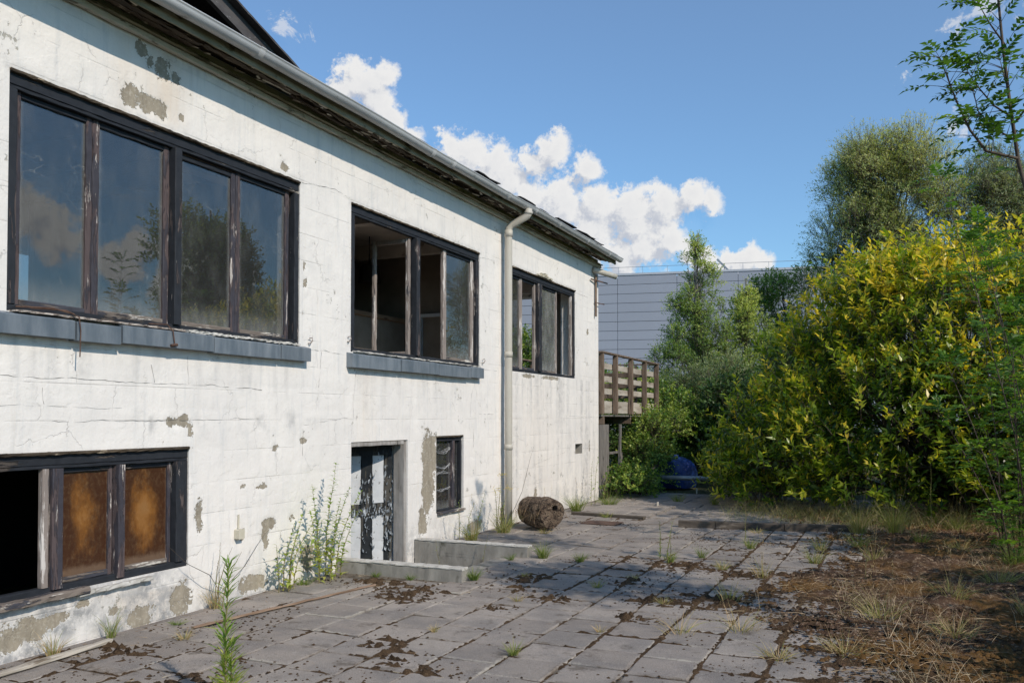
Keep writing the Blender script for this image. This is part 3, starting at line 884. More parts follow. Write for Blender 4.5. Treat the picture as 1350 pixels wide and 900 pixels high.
ysg = gridline(FY0, FY1, 0.028, [h[0] for h in HOLES] + [h[1] for h in HOLES] + [7.6, 9.05])
zsg = gridline(-0.75, FZ1, 0.028, [h[2] for h in HOLES] + [h[3] for h in HOLES] + [-0.1])
YY, ZZ = np.meshgrid(ysg, zsg, indexing='ij')
PEEL = [(4.89, 4.45, 0.06, 0.08), (4.96, 4.39, 0.05, 0.055), (5.1, 4.37, 0.085, 0.09), (5.23, 4.36, 0.055, 0.055), (4.78, 4.05, 0.085, 0.1), (4.95, 4.05, 0.09, 0.075),
        (5.08, 4.04, 0.09, 0.065), (5.3, 4.06, 0.03, 0.03), (6.6, 4.0, 0.06, 0.05), (5.53, 0.77, 0.043, 0.13), (6.42, 0.61, 0.1, 0.055), (6.37, 0.51, 0.06, 0.11),
        (6.75, 0.63, 0.05, 0.045), (5.36, 1.57, 0.05, 0.056), (5.24, 1.56, 0.068, 0.045), (5.42, 1.5, 0.042, 0.07), (4.93, 0.06, 0.14, 0.09), (5.33, 0.12, 0.11, 0.14),
        (4.68, 0.16, 0.05, 0.03), (4.41, 0.27, 0.05, 0.035), (3.95, 0.17, 0.22, 0.09), (3.84, 0.13, 0.12, 0.07), (4.17, 0.2, 0.12, 0.045),
        (9.42, 1.15, 0.20, 0.28), (9.40, 0.75, 0.16, 0.375), (9.26, 0.32, 0.10, 0.17), (9.53, 1.1, 0.08, 0.3), (6.29, 0.96, 0.073, 0.025), (6.05, 0.99, 0.03, 0.02),
        (6.91, 1.37, 0.06, 0.022), (6.92, 2.92, 0.036, 0.053), (6.92, 3.1, 0.024, 0.045), (6.06, 0.57, 0.025, 0.06), (11.62, 0.12, 0.1, 0.16), (6.49, 1.31, 0.05, 0.04),
        (15.6, 1.05, 0.03, 0.1), (12.6, 2.25, 0.3, 0.03), (13.6, 2.26, 0.4, 0.03), (15.5, 3.2, 0.05, 0.06), (7.0, 0.2, 0.12, 0.12), (6.2, 0.1, 0.2, 0.08), (12.9, 0.25, 0.06, 0.2), (10.7, 0.1, 0.2, 0.1)]
peel = np.zeros(YY.shape)
for a, b_, ry_, rz_ in PEEL:
    d = np.sqrt(((YY - a) / ry_) ** 2 + ((ZZ - b_) / rz_) ** 2)
    peel = np.maximum(peel, np.clip(1.65 - 1.15 * d, 0, 1.1))
nb = fbm(YY * 3, ZZ * 3, 51, 4)
base_g = np.clip(1 - ZZ / 0.45, 0, 1) * np.clip(nb * 2.4 - 0.7, 0, 1) * 0.75
low = ((YY < 5.42) & (ZZ < 0.42)) * (0.6 + 0.6 * np.clip((5.2 - YY) / 1.5, 0, 1)) * np.clip(fbm(YY * 5, ZZ * 5, 61, 4) * 2.6 - 0.6, 0, 1)
topg = np.clip((ZZ - 4.42) / 0.18, 0, 1) * np.clip(fbm(YY * 4, ZZ * 1.5, 71, 3) * 2 - 0.5, 0, 1) * 0.7
und = 0.0 * YY
for (a, b_, c_, d_) in HOLES[:3]:
    und += ((YY > a - .1) & (YY < b_ + .1) & (ZZ < c_)) * np.clip(1 - (c_ - ZZ) / 0.9, 0, 1) * np.clip(fbm(YY * 14, ZZ * 0.9, 81, 3) * 2.6 - 1.2, 0, 1) * 0.55
    und += np.exp(-((ZZ - d_) / 0.04) ** 2) * ((YY > a - .05) & (YY < b_ + .05)) * 0.4
w3 = ((YY > 11.8) & (ZZ < 2.3)) * np.clip(fbm(YY * 7, ZZ * 0.5, 85, 4) * 2.6 - 1.15, 0, 1) * 0.55
blk = ((YY > 5.0) & (YY < 7.2)) * np.exp(-((ZZ - 1.55) / 0.10) ** 2) * np.clip(fbm(YY * 7, ZZ * 7, 95, 4) * 3 - 1.5, 0, 1) * 0.8
grime = np.clip(base_g + low + topg + und + w3 + blk, 0, 1)
rustm = np.clip(1 - np.abs(YY - 5.12) / 0.30, 0, 1) * np.clip((ZZ - 3.9) / 0.1, 0, 1) * 0.75
rustm += np.clip(1 - np.abs(YY - 4.72) / 0.18, 0, 1) * (ZZ > 3.9) * 0.35
rustm += np.clip(1 - np.abs(YY - 12.9) / 1.6, 0, 1) * (ZZ < 2.3) * 0.22 + ((YY > 4.7) & (YY < 5.3) & (ZZ < 0.25)) * 0.5
rustm += np.clip(1 - np.abs(YY - 8.0) / 0.25, 0, 1) * ((ZZ < 2.1) & (ZZ > 1.33)) * 0.25
disp = (fbm(YY * 0.9, ZZ * 0.9, 1, 3) - 0.5) * 0.016 + (fbm(YY * 5, ZZ * 5, 2, 3) - 0.5) * 0.006
for k_, bz in enumerate((0.18, 0.50, 0.78, 1.05, 1.32, 1.57, 1.67, 1.87, 2.1, 2.27)):
    disp -= 0.003 * np.exp(-((ZZ - bz - 0.006 * np.sin(YY * 3 + k_)) / 0.018) ** 2) * np.clip(fbm(YY * 1.5, ZZ * 0 + k_, 7, 3) * 3 - 1, 0, 1)
disp -= np.where(peel > 0.5, 0.006, 0)
edge = np.full(YY.shape, 9.0)
for (a, b_, c_, d_) in HOLES:
    dy = np.maximum(np.maximum(a - YY, YY - b_), 0); dz = np.maximum(np.maximum(c_ - ZZ, ZZ - d_), 0)
    edge = np.minimum(edge, np.hypot(dy, dz))
edge = np.minimum(edge, np.abs(FY1 - YY))
disp *= np.clip(edge / 0.08, 0, 1)
inside = np.zeros((YY.shape[0] - 1, YY.shape[1] - 1), bool)
ymid = (YY[:-1, :-1] + YY[1:, :-1]) / 2; zmid = (ZZ[:-1, :-1] + ZZ[:-1, 1:]) / 2
for (a, b_, c_, d_) in HOLES:
    inside |= (ymid > a) & (ymid < b_) & (zmid > c_) & (zmid < d_)
inside |= (zmid < -0.1) & ((ymid < 7.6) | (ymid > 9.05))
idx = np.arange(YY.size).reshape(YY.shape)
F = np.stack([idx[:-1, :-1], idx[1:, :-1], idx[1:, 1:], idx[:-1, 1:]], -1)[~inside]
facade = np_mesh('facade_wall', np.stack([disp.ravel(), YY.ravel(), ZZ.ravel()], 1), F, M['plaster'], bld, None, True)
ca = facade.data.color_attributes.new('mask', 'FLOAT_COLOR', 'POINT')
cc = np.stack([peel.ravel(), grime.ravel(), np.clip(rustm, 0, 1).ravel(), np.ones(YY.size)], 1).astype(np.float32)
ca.data.foreach_set('color', cc.ravel())
# back skin, reveals, end wall and rear wall
mb = MB()
for (a, b_, c_, d_) in HOLES[:6]:
    mb.add([(0, a, c_), (-TH, a, c_), (-TH, a, d_), (0, a, d_)], [(0, 1, 2, 3)])
    mb.add([(0, b_, c_), (-TH, b_, c_), (-TH, b_, d_), (0, b_, d_)], [(3, 2, 1, 0)])
    mb.add([(0, a, d_), (-TH, a, d_), (-TH, b_, d_), (0, b_, d_)], [(0, 1, 2, 3)])
    mb.add([(0, a, c_), (-TH, a, c_), (-TH, b_, c_), (0, b_, c_)], [(3, 2, 1, 0)])
mb.build('window_reveals', M['plaster'], bld)
yb = sorted({FY0, FY1, *[h[0] for h in HOLES[:6]], *[h[1] for h in HOLES[:6]]}); zb = sorted({-1.2, FZ1, *[h[2] for h in HOLES[:6]], *[h[3] for h in HOLES[:6]]})
mb = MB()
for i in range(len(yb) - 1):
    for j in range(len(zb) - 1):
        ym, zm = (yb[i] + yb[i+1]) / 2, (zb[j] + zb[j+1]) / 2
        if any(h[0] < ym < h[1] and h[2] < zm < h[3] for h in HOLES[:6]): continue
        mb.add([(-TH, yb[i], zb[j]), (-TH, yb[i+1], zb[j]), (-TH, yb[i+1], zb[j+1]), (-TH, yb[i], zb[j+1])], [(0, 1, 2, 3)])
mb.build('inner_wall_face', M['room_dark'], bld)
# vent niche
mb = MB()
a, b_, c_, d_ = HOLES[6]
mb.add([(0, a, c_), (-.14, a, c_), (-.14, a, d_), (0, a, d_)], [(0, 1, 2, 3)]); mb.add([(0, b_, c_), (-.14, b_, c_), (-.14, b_, d_), (0, b_, d_)], [(3, 2, 1, 0)])
mb.add([(0, a, d_), (-.14, a, d_), (-.14, b_, d_), (0, b_, d_)], [(0, 1, 2, 3)]); mb.add([(0, a, c_), (-.14, a, c_), (-.14, b_, c_), (0, b_, c_)], [(3, 2, 1, 0)])
mb.add([(-.14, a, c_), (-.14, b_, c_), (-.14, b_, d_), (-.14, a, d_)], [(0, 1, 2, 3)])
mb.build('vent_hole', M['concrete'], bld)
# end wall with a wide opening onto the balcony
mb = MB()
BW = -6.2
EO = (-3.6, -0.75, 2.0, 4.0)
for x0, x1, z0_, z1_ in ((BW, EO[0], -0.1, FZ1), (EO[1], 0 - 0.003, -0.1, FZ1), (EO[0], EO[1], -0.1, EO[2]), (EO[0], EO[1], EO[3], FZ1)):
    mb.box(x0, x1, FY1 - TH, FY1, z0_, z1_)
mb.box(-TH, -0.004, FY0, FY1, FZ1 + .002, 4.695)
for x0, x1, z0_, z1_ in ((0, 0, -1.2, 2.3), (0, 0, 3.95, FZ1)): mb.box(BW, BW + TH, FY0, FY1 - TH - .002, z0_, z1_)
for ya, yb2 in ((FY0, 7.6), (11.0, 11.8), (14.6, FY1 - TH - .002)): mb.box(BW, BW + TH, ya, yb2, 2.302, 3.948)
mb.box(BW + TH + .002, -TH - .002, FY0, FY0 + TH, -1.2, FZ1)
mb.build('end_wall', M['plaster'], bld)
# floors, ceiling and rooms
mb = MB(); mb.box(BW + TH + .01, -TH - .004, FY0 + TH + .004, FY1 - TH - .004, 1.86, 2.0); mb.build('upper_floor', M['floorb'], bld)
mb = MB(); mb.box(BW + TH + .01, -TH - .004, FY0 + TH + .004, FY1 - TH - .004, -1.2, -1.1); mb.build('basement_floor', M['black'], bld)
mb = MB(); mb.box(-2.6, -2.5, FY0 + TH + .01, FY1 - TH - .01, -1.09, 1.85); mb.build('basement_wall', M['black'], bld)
for i in range(7):
    for j in range(18):
        x0 = -5.8 + i * 0.80; y0 = 1.55 + j * 0.80
        if x0 + 0.78 > -0.3: continue
        if i == 0 and j == 0:
            cme = MB().box(0, 0.785, 0, 0.785, 0, 0.02); c0 = cme.build('ceiling_panel', M['ceil'], bld); cm = c0.data
            c0.location = (x0, y0, 4.18)
            continue
        o = bpy.data.objects.new('ceiling_panel', cm); COL.objects.link(o); o.parent = bld; o.location = (x0, y0, 4.18 + rnd.uniform(-.004, .004))
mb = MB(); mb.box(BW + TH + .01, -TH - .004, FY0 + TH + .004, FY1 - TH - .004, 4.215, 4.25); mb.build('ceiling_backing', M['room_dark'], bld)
for y in (8.9, 10.9, 12.6, 13.9, 15.2):
    MB().box(-5.9, -0.29, y, y + 0.14, 3.98, 4.175).build('ceiling_beam', M['ceil'], bld)
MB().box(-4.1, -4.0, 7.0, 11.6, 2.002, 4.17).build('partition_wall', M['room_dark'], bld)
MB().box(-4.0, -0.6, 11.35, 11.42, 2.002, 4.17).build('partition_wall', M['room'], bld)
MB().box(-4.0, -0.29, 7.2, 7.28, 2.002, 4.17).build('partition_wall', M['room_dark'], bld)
MB().box(-1.25, -1.20, 11.28, 11.345, 2.003, 3.1).box(-0.85, -0.80, 11.28, 11.345, 2.003, 3.1).box(-1.25, -0.80, 11.28, 11.345, 3.103, 3.15).build('inner_door_frame', M['white'], bld)
MB().box(-0.73, -0.30, 15.0, 15.84, 2.003, 3.9).build('cupboard', M['room'], bld)

# ---- windows
SV, SH = M['sash_v'], M['sash_h']


def jagbar(p0, p1, w, d, m_, name, parent, up=(1, 0, 0), jit=0.0022, seg=None):
    L = (Vector(p1) - Vector(p0)).length
    b_ = MB().bar(p0, p1, w, d, up, seg or max(3, int(L / 0.09)), jit, 0.006)
    return b_.build(name, m_, parent)


def pane(y0, y1, z0, z1, x, m_, parent, label=None):
    b_ = MB().box(x - 0.002, x + 0.002, y0, y1, z0, z1).build('pane', m_, parent, label=label)
    return b_


def window(Y0, Y1, Z0, Z1, head=0.10, jamb=0.07, foot=0.05, x=-0.05, label=None, dep=0.075):
    """frame mesh = head, jambs and foot; returned as the part that carries sashes and panes"""
    mb = MB()
    s = lambda L: max(3, int(L / 0.08))
    mb.bar((x, Y0 + 0.002, Z1 - head / 2), (x, Y1 - 0.002, Z1 - head / 2), head, dep, (1, 0, 0), s(Y1 - Y0), 0.002, 0.007)
    mb.bar((x + .008, Y0 + 0.002, Z1 - head - 0.012), (x + .008, Y1 - 0.002, Z1 - head - 0.012), 0.022, dep * 0.7, (1, 0, 0), s(Y1 - Y0), 0.002, 0.004)
    mb.bar((x, Y0 + 0.002, Z0 + foot / 2), (x, Y1 - 0.002, Z0 + foot / 2), foot, dep, (1, 0, 0), s(Y1 - Y0), 0.003, 0.006)
    f = mb.build('window', M['frame_h'], bld, label=label)
    drip = MB(); drip.bar((x + dep / 2 + .012, Y0 + .004, Z1 - .012), (x + dep / 2 + .012, Y1 - .004, Z1 - .012), .02, .034, (1, 0, 0), s(Y1 - Y0) * 2, .004, .004)
    drip.build('drip_ledge', M['eave_dark'], f)
    for y in (Y0 + jamb / 2, Y1 - jamb / 2):
        jagbar((x + .003, y, Z0 + foot + .001), (x + .003, y, Z1 - head - 0.024), jamb - .004, dep + .004, M['frame_v'], 'jamb', f)
    return f


def sash(f, y0, y1, z0, z1, x=-0.072, w=0.05, glass=M['glass'], wm=SV, rail=0.04, lab=None):
    jagbar((x, y0 + w / 2, z0), (x, y0 + w / 2, z1), w, 0.045, wm, 'sash_stile', f)
    jagbar((x, y1 - w / 2, z0), (x, y1 - w / 2, z1), w, 0.045, wm, 'sash_stile', f)
    jagbar((x, y0 + w + .001, z1 - rail / 2), (x, y1 - w - .001, z1 - rail / 2), rail, 0.04, M['frame_h'], 'sash_rail', f)
    jagbar((x, y0 + w + .001, z0 + rail / 2), (x, y1 - w - .001, z0 + rail / 2), rail, 0.04, SH, 'sash_rail', f)
    if glass: pane(y0 + w - .012, y1 - w + .012, z0 + rail - .012, z1 - rail + .012, x, glass, f, lab)


zt, zb_ = 3.91 - 0.124, 2.35
# window one: four glazed lights
f = window(3.80, 6.84, 2.30, 3.91, label='wide four light window with dark sky reflecting panes')
sash(f, 3.872, 4.49, zb_, zt, w=0.052)
sash(f, 4.494, 5.225, zb_, zt, w=0.058)
jagbar((-0.03, 5.265, zb_), (-0.03, 5.265, zt), 0.075, 0.09, M['frame_v'], 'mullion', f)
sash(f, 5.305, 5.995, zb_, zt - 0.015, w=0.055)
sash(f, 6.0, 6.735, zb_, zt, w=0.055)
MB().bar((-0.10, 5.37, zt - 0.09), (-0.10, 5.93, zt - 0.09), 0.095, .012, (1, 0, 0), 6, .002).build('slipped_board', M['lath'], f)
# window two: inward swung sash, empty light, glazed light
f = window(7.71, 10.84, 2.30, 3.91, jamb=0.085, label='window with one sash swung inward and an empty light')
hinge = (-0.05, 9.02)
sw = MB()
for xa in (-0.075, -0.555):
    sw.bar((xa, 9.02, zb_), (xa, 9.02, zt - 0.02), 0.05, 0.045, (1, 0, 0), 16, 0.002, 0.005)
for za, hh in ((zb_ + .02, .045), (zt - .045, .05)):
    sw.bar((-0.10, 9.02, za), (-0.53, 9.02, za), 0.045, hh, (0, 0, 1), 5, 0.002, 0.005)
sw.build('open_sash', M['bare_v'], f, label='empty sash swung open into the room')
jagbar((-0.03, 9.12, zb_), (-0.03, 9.12, zt), 0.07, 0.09, M['frame_v'], 'mullion', f)
jagbar((-0.04, 9.185, zb_), (-0.04, 9.185, zt), 0.05, 0.06, M['frame_v'], 'mullion', f)
sash(f, 9.87, 10.75, zb_, zt, w=0.085, wm=M['bare_v'])
# window three: glazed, open, glazed, open
f = window(11.74, 14.80, 2.30, 3.91, jamb=0.075, label='far window with two missing panes and see-through room')
sash(f, 11.82, 12.42, zb_, zt, w=0.05, wm=M['bare_v'])
sash(f, 12.425, 13.02, zb_, zt, w=0.05, glass=None, wm=M['bare_v'])
jagbar((-0.03, 13.10, zb_), (-0.03, 13.10, zt), 0.13, 0.09, M['frame_v'], 'mullion', f)
sash(f, 13.17, 14.0, zb_, zt, w=0.05, glass=glass_mat('dirty_glass', (0.55, 0.6, 0.56), 0.2, 0.6, 1.5), wm=M['bare_v'])
jagbar((-0.045, 14.66, zb_), (-0.045, 14.66, zt), 0.06, 0.05, M['bare_v'], 'sash_stile', f)
MB().bar((0.012, 12.95, 3.925), (0.012, 13.6, 3.93), 0.05, 0.035, (0, 0, 1), 14, 0.009, 0.008).bar((0.02, 13.1, 3.955), (0.02, 13.35, 3.955), 0.06, 0.045, (0, 0, 1), 5, 0.012, 0.012).build('broken_render', M['eave_cream'], f)
# lower window: black opening and two brown panes
f = window(2.10, 5.41, 0.38, 1.36, head=0.095, jamb=0.055, foot=0.05, label='low basement window with brown stained panes')
lz0, lz1 = 0.43, 1.243
jagbar((-0.035, 4.115, lz0), (-0.035, 4.115, lz1), 0.05, 0.05, M['bare_v'], 'sash_stile', f)
jagbar((-0.03, 4.195, lz0 - .02), (-0.03, 4.195, lz1), 0.085, 0.08, SV, 'mullion', f)
sash(f, 4.24, 4.70, lz0, lz1, w=0.035, glass=M['brown_glass'], lab='brown stained pane nearest the black opening')
jagbar((-0.025, 4.735, lz0 - .03), (-0.025, 4.735, lz1), 0.06, 0.075, SV, 'mullion', f)
sash(f, 4.77, 5.27, lz0, lz1, w=0.035, glass=M['brown_glass'], lab='amber stained pane next to the right jamb')
jagbar((-0.03, 5.315, lz0), (-0.03, 5.315, lz1), 0.08, 0.07, M['frame_v'], 'mullion', f)
MB().bar((0.02, 2.2, 0.35), (0.02, 4.42, 0.37), 0.09, 0.05, (0, 0, 1), 34, 0.005, 0.01).build('sill_board', M['sash_h'], f)
MB().bar((0.012, 4.35, 0.345), (0.022, 5.0, 0.355), 0.07, 0.03, (0, 0, 1), 14, 0.005, 0.006).build('sill_board', M['concrete_top'], f)
# small window
f = window(9.60, 10.36, 0.38, 1.36, head=0.05, jamb=0.04, foot=0.03, x=-0.07, label='small cobwebbed basement window beside the door')
pane(9.63, 10.1, 0.41, 1.30, -0.08, M['glass_web'], f)
jagbar((-0.06, 10.13, 0.41), (-0.06, 10.13, 1.29), 0.06, 0.06, SV, 'sash_stile', f)
pane(10.16, 10.31, 0.41, 1.30, -0.085, M['glass_web'], f)
MB().bar((-0.01, 9.62, 0.37), (-0.01, 10.35, 0.37), 0.10, 0.03, (0, 0, 1), 10, 0.004, 0.006).build('sill_board', M['sash_h'], f)
# strands of cobweb in the windows
def cobweb(y0, y1, z, sag, x, par):
    mb = MB()
    n = 14
    for k in range(7):
        pts = []; a = rnd.uniform(0.6, 1.5) * sag; ph = rnd.uniform(0, 6)
        for i in range(n + 1):
            t = i / n
            pts.append((x + rnd.uniform(-.004, .004) + 0.002 * k, y0 + (y1 - y0) * t, z - a * math.sin(PI * t) + 0.012 * math.sin(t * 9 + ph) + rnd.uniform(-.004, .004)))
        mb.tube(pts, 0.0011, 3, False)
    return mb.build('cobweb', M['white_web'], par)


M['white_web'] = simple('cobweb_thread', (0.5, 0.5, 0.5), (0.6, 0.6, 0.6), 10)
for z_, s_ in ((1.20, 0.06), (0.98, 0.05), (0.86, -0.02), (0.68, 0.03)):
    cobweb(9.64, 10.08, z_, s_, -0.065, f)

# ---- sill tiles under windows one and two
def sill(y0, joints, y1, zt_, zb__, parent_label):
    ed = [y0] + joints + [y1]
    for a, b_ in zip(ed[:-1], ed[1:]):
        dz = rnd.uniform(-0.009, 0.006); dx = rnd.uniform(-.008, .006)
        mb = MB()
        mb.add([(0.001, a+.007, zb__+dz), (0.085+dx, a+.007, zb__+dz), (0.085+dx, b_-.007, zb__+dz), (0.001, b_-.007, zb__+dz),
                (0.001, a+.007, zt_+.02+dz), (0.079+dx, a+.007, zt_+dz), (0.079+dx, b_-.007, zt_+dz), (0.001, b_-.007, zt_+.02+dz),
                (0.085+dx, a+.007, zt_-.007+dz), (0.085+dx, b_-.007, zt_-.007+dz)],
               [(3, 2, 1, 0), (4, 5, 6, 7), (0, 1, 8, 5, 4), (1, 2, 9, 8), (8, 9, 6, 5), (2, 3, 7, 6, 9), (3, 0, 4, 7)])
        mb.build('sill_tile', M['zinc'], bld)


sill(2.9, [3.6, 4.26, 4.65, 5.60, 6.47], 6.93, 2.275, 2.145, '')
sill(7.62, [8.6, 9.52, 10.41], 10.82, 2.275, 2.135, '')
mb = MB()
mb.bar((0.03, 3.82, 2.300), (0.03, 5.3, 2.300), 0.075, 0.014, (0, 0, 1), 40, 0.003, 0.003)
mb.build('sill_bedding', M['sill_top'], bld)
mb = MB(); mb.bar((0.02, 5.35, 2.305), (0.02, 6.8, 2.30), 0.06, 0.02, (0, 0, 1), 50, 0.007, 0.004); mb.build('sill_bedding', M['concrete_top'], bld)
mb = MB(); mb.bar((0.02, 7.75, 2.305), (0.02, 10.8, 2.30), 0.05, 0.014, (0, 0, 1), 60, 0.005, 0.004); mb.build('sill_bedding', M['concrete_top'], bld)
# wires dangling over the sill
mb = MB(); mb.tube([(0.03, 3.95, 2.33), (0.06, 4.2, 2.34), (0.10, 4.27, 2.30), (0.105, 4.28, 2.2), (0.105, 4.275, 2.02)], 0.0045, 5)
mb.tube([(0.02, 3.85, 2.33), (0.05, 4.1, 2.345), (0.07, 4.25, 2.32), (0.03, 4.3, 2.31)], 0.006, 5)
mb.tube([(0.03, 4.95, 2.325), (0.07, 5.1, 2.33), (0.10, 5.13, 2.28), (0.10, 5.15, 2.17)], 0.005, 5); mb.tube([(0.1, 5.11, 2.165), (0.105, 5.17, 2.175)], 0.012, 5)
mb.build('loose_wire', M['rust'], bld)
for y, z in ((6.98, 2.33), (10.92, 2.36), (7.64, 2.40)):
    mb = MB(); mb.tube([(0.0, y, z), (0.03, y, z), (0.04, y + .02, z + .03), (0.03, y + .03, z + .06), (0.015, y, z + .05)], 0.006, 5); mb.build('wall_hook', M['bare_v'], bld)

# ---- cracks as thin dark jagged ribbons lying just proud of the plaster
CRACKS = [[(3.4, 1.87), (4.09, 1.87), (4.46, 1.87), (5.01, 1.86), (5.58, 1.87), (6.3, 1.85)], [(3.6, 1.67), (3.98, 1.68), (4.09, 1.68), (4.2, 1.67), (4.46, 1.67), (4.73, 1.66)],
          [(4.1, 1.57), (4.4, 1.57), (4.87, 1.57), (5.33, 1.57), (5.86, 1.58), (6.25, 1.59)], [(4.06, 1.8), (4.07, 1.69)], [(5.39, 2.1), (5.4, 1.87)], [(5.01, 2.01), (5.04, 1.87)],
          [(7.80, 2.1), (7.73, 1.34)], [(6.87, 3.91), (7.39, 3.97), (7.7, 3.94)], [(12.9, 0.84), (13.37, 0.89), (14.27, 0.98), (14.39, 1.73), (14.31, 2.27)],
          [(6.91, 1.52), (7.57, 1.59), (7.71, 1.58)], [(10.84, 3.84), (11.34, 3.88)], [(14.82, 3.87), (15.52, 3.87)], [(10.56, 1.6), (10.6, 1.91), (10.74, 2.1)],
          [(10.65, 1.44), (10.65, 1.18)], [(14.47, 1.62), (16.1, 1.59)], [(14.87, 2.28), (14.87, 1.73)], [(6.9, 1.48), (6.89, 1.22)], [(11.0, 2.28), (11.42, 2.27)],
          [(10.84, 1.65), (11.37, 1.64)], [(15.25, 1.02), (16.09, 0.97)], [(13.23, 2.2), (13.23, 1.47)], [(6.95, 2.28), (7.6, 2.26)], [(7.2, 2.26), (7.15, 1.9)]]
crm = simple('crack_dark', (0.09, 0.085, 0.08), (0.14, 0.13, 0.12), 20)
for L in CRACKS:
    mb = MB()
    pts = []
    for (a, za), (b_, zb2) in zip(L[:-1], L[1:]):
        n = max(2, int(math.hypot(b_ - a, zb2 - za) / 0.03))
        for i in range(n):
            t = i / n; pts.append((a + (b_ - a) * t, za + (zb2 - za) * t))
    pts.append(L[-1])
    ph = rnd.uniform(0, 50); w0 = rnd.uniform(0.0011, 0.0022)
    prev = None
    for i, (a, z) in enumerate(pts):
        j = (float(fbm(np.array(i * 0.35 + ph), np.array(0.5), 9, 3)) - 0.5) * 0.03
        dirx = Vector((pts[min(i+1, len(pts)-1)][0] - pts[max(i-1, 0)][0], pts[min(i+1, len(pts)-1)][1] - pts[max(i-1, 0)][1]))
        nrm = Vector((-dirx.y, dirx.x)).normalized() if dirx.length > 0 else Vector((0, 1))
        w = w0 * max(0.0, float(fbm(np.array(i * 0.5 + ph), np.array(3.5), 19, 2)) * 3.0 - 0.9)
        a += nrm.x * j; z += nrm.y * j
        iy = min(max(int(np.searchsorted(ysg, a)), 0), len(ysg) - 1); iz = min(int(np.searchsorted(zsg, z)), len(zsg) - 1)
        x = float(disp[max(iy-1, 0):iy+1, max(iz-1, 0):iz+1].max()) + 0.0012
        cur = ((x, a + nrm.x * w, z + nrm.y * w), (x, a - nrm.x * w, z - nrm.y * w))
        if prev: mb.add([prev[0], prev[1], cur[1], cur[0]], [(0, 1, 2, 3)])
        prev = cur
    mb.build('plaster_crack', crm, bld)

# ---- door, ajar, hinged on the right
DW, DH = 0.98, 1.95
piv = Vector((-0.20, 8.85, -0.68))
ang = R(22)
def dl(u, t, z):   # u from hinge along the leaf, t out of the leaf
    d_ = Vector((-math.sin(ang), -math.cos(ang), 0)); n_ = Vector((math.cos(ang), -math.sin(ang), 0))
    return piv + d_ * u + n_ * t + Vector((0, 0, z))
def dbar(u0, u1, z0, z1, t0, t1, name, m_, par, jit=0.003, lab=None):
    mb = MB()
    p0 = dl((u0+u1)/2, (t0+t1)/2, z0); p1 = dl((u0+u1)/2, (t0+t1)/2, z1)
    mb.bar(p0, p1, abs(u1-u0), abs(t1-t0), Vector((math.cos(ang), -math.sin(ang), 0)), max(2, int((z1 - z0)/.06)), jit, 0.004)
    return mb.build(name, m_, par, label=lab)
door = dbar(0, DW, 0, DH, -0.03, 0.0, 'door', M['door_dark'], bld, 0.001, 'dark peeling door standing slightly ajar with white panels')
for u0, u1 in ((0.0, .114), (.279, .434), (.622, .74), (.90, DW)):
    dbar(u0, u1, 0, DH, 0.001, 0.020, 'door_stile', M['door_dark'], door, .005)
for u0, u1 in ((.115, .278), (.435, .621), (.741, .899)):
    dbar(u0, u1, 1.27, DH - .10, 0.001, 0.010, 'door_panel', M['door_white'], door)
    dbar(u0, u1, 0.2, 1.13, 0.001, 0.010, 'door_panel', M['door_white'], door)
dbar(0.01, DW - .01, DH - .12, DH - .01, 0.0215, 0.030, 'door_rail', M['door_dark'], door)
dbar(0.03, DW - .02, 1.135, 1.22, 0.0215, 0.032, 'door_rail', M['door_dark'], door, 0.008)
mb = MB()
for i in range(130):   # curling flakes of paint
    if rnd.random() < .35: u = rnd.uniform(0.03, .62); z = rnd.gauss(1.17, .035)
    else:
        u = rnd.choice([rnd.uniform(0.0, .125), rnd.uniform(.27, .445)]); z = rnd.uniform(.7, 1.6)
    s = rnd.uniform(0.010, 0.040); a = rnd.gauss(1.57, .5)
    c0 = dl(u, 0.034, z)
    e1 = Vector((0, math.cos(a), math.sin(a))) * s; e2 = Vector((0.01, -math.sin(a), math.cos(a))) * s * 0.5
    mb.add([c0 - e2, c0 + e1 + Vector((rnd.uniform(.003, .014), 0, 0)), c0 + e2, c0 - e1 * 0.7 + Vector((rnd.uniform(0, .01), 0, 0))], [(0, 1, 2, 3)])
o = mb.build('paint_flake', simple('loose_paint', (0.05, 0.055, 0.06), (0.30, 0.34, 0.38), 40, c3=(0.5, 0.53, 0.56), thr3=(0.58, 0.62)), door); o['kind'] = 'stuff'
jagbar((-0.095, 8.875, -0.72), (-0.095, 8.875, 1.325), 0.045, 0.15, M['jamb'], 'door_jamb', bld)
jagbar((-0.235, 8.872, -0.72), (-0.235, 8.872, 1.27), 0.04, 0.05, M['bare_v'], 'door_jamb', bld)
jagbar((-0.10, 7.735, 1.30), (-0.10, 8.82, 1.30), 0.045, 0.19, M['jamb'], 'door_lintel', bld)
MB().box(-0.24, -0.02, 7.735, 8.89, -0.76, -0.70).build('doorstep', M['concrete'], bld)

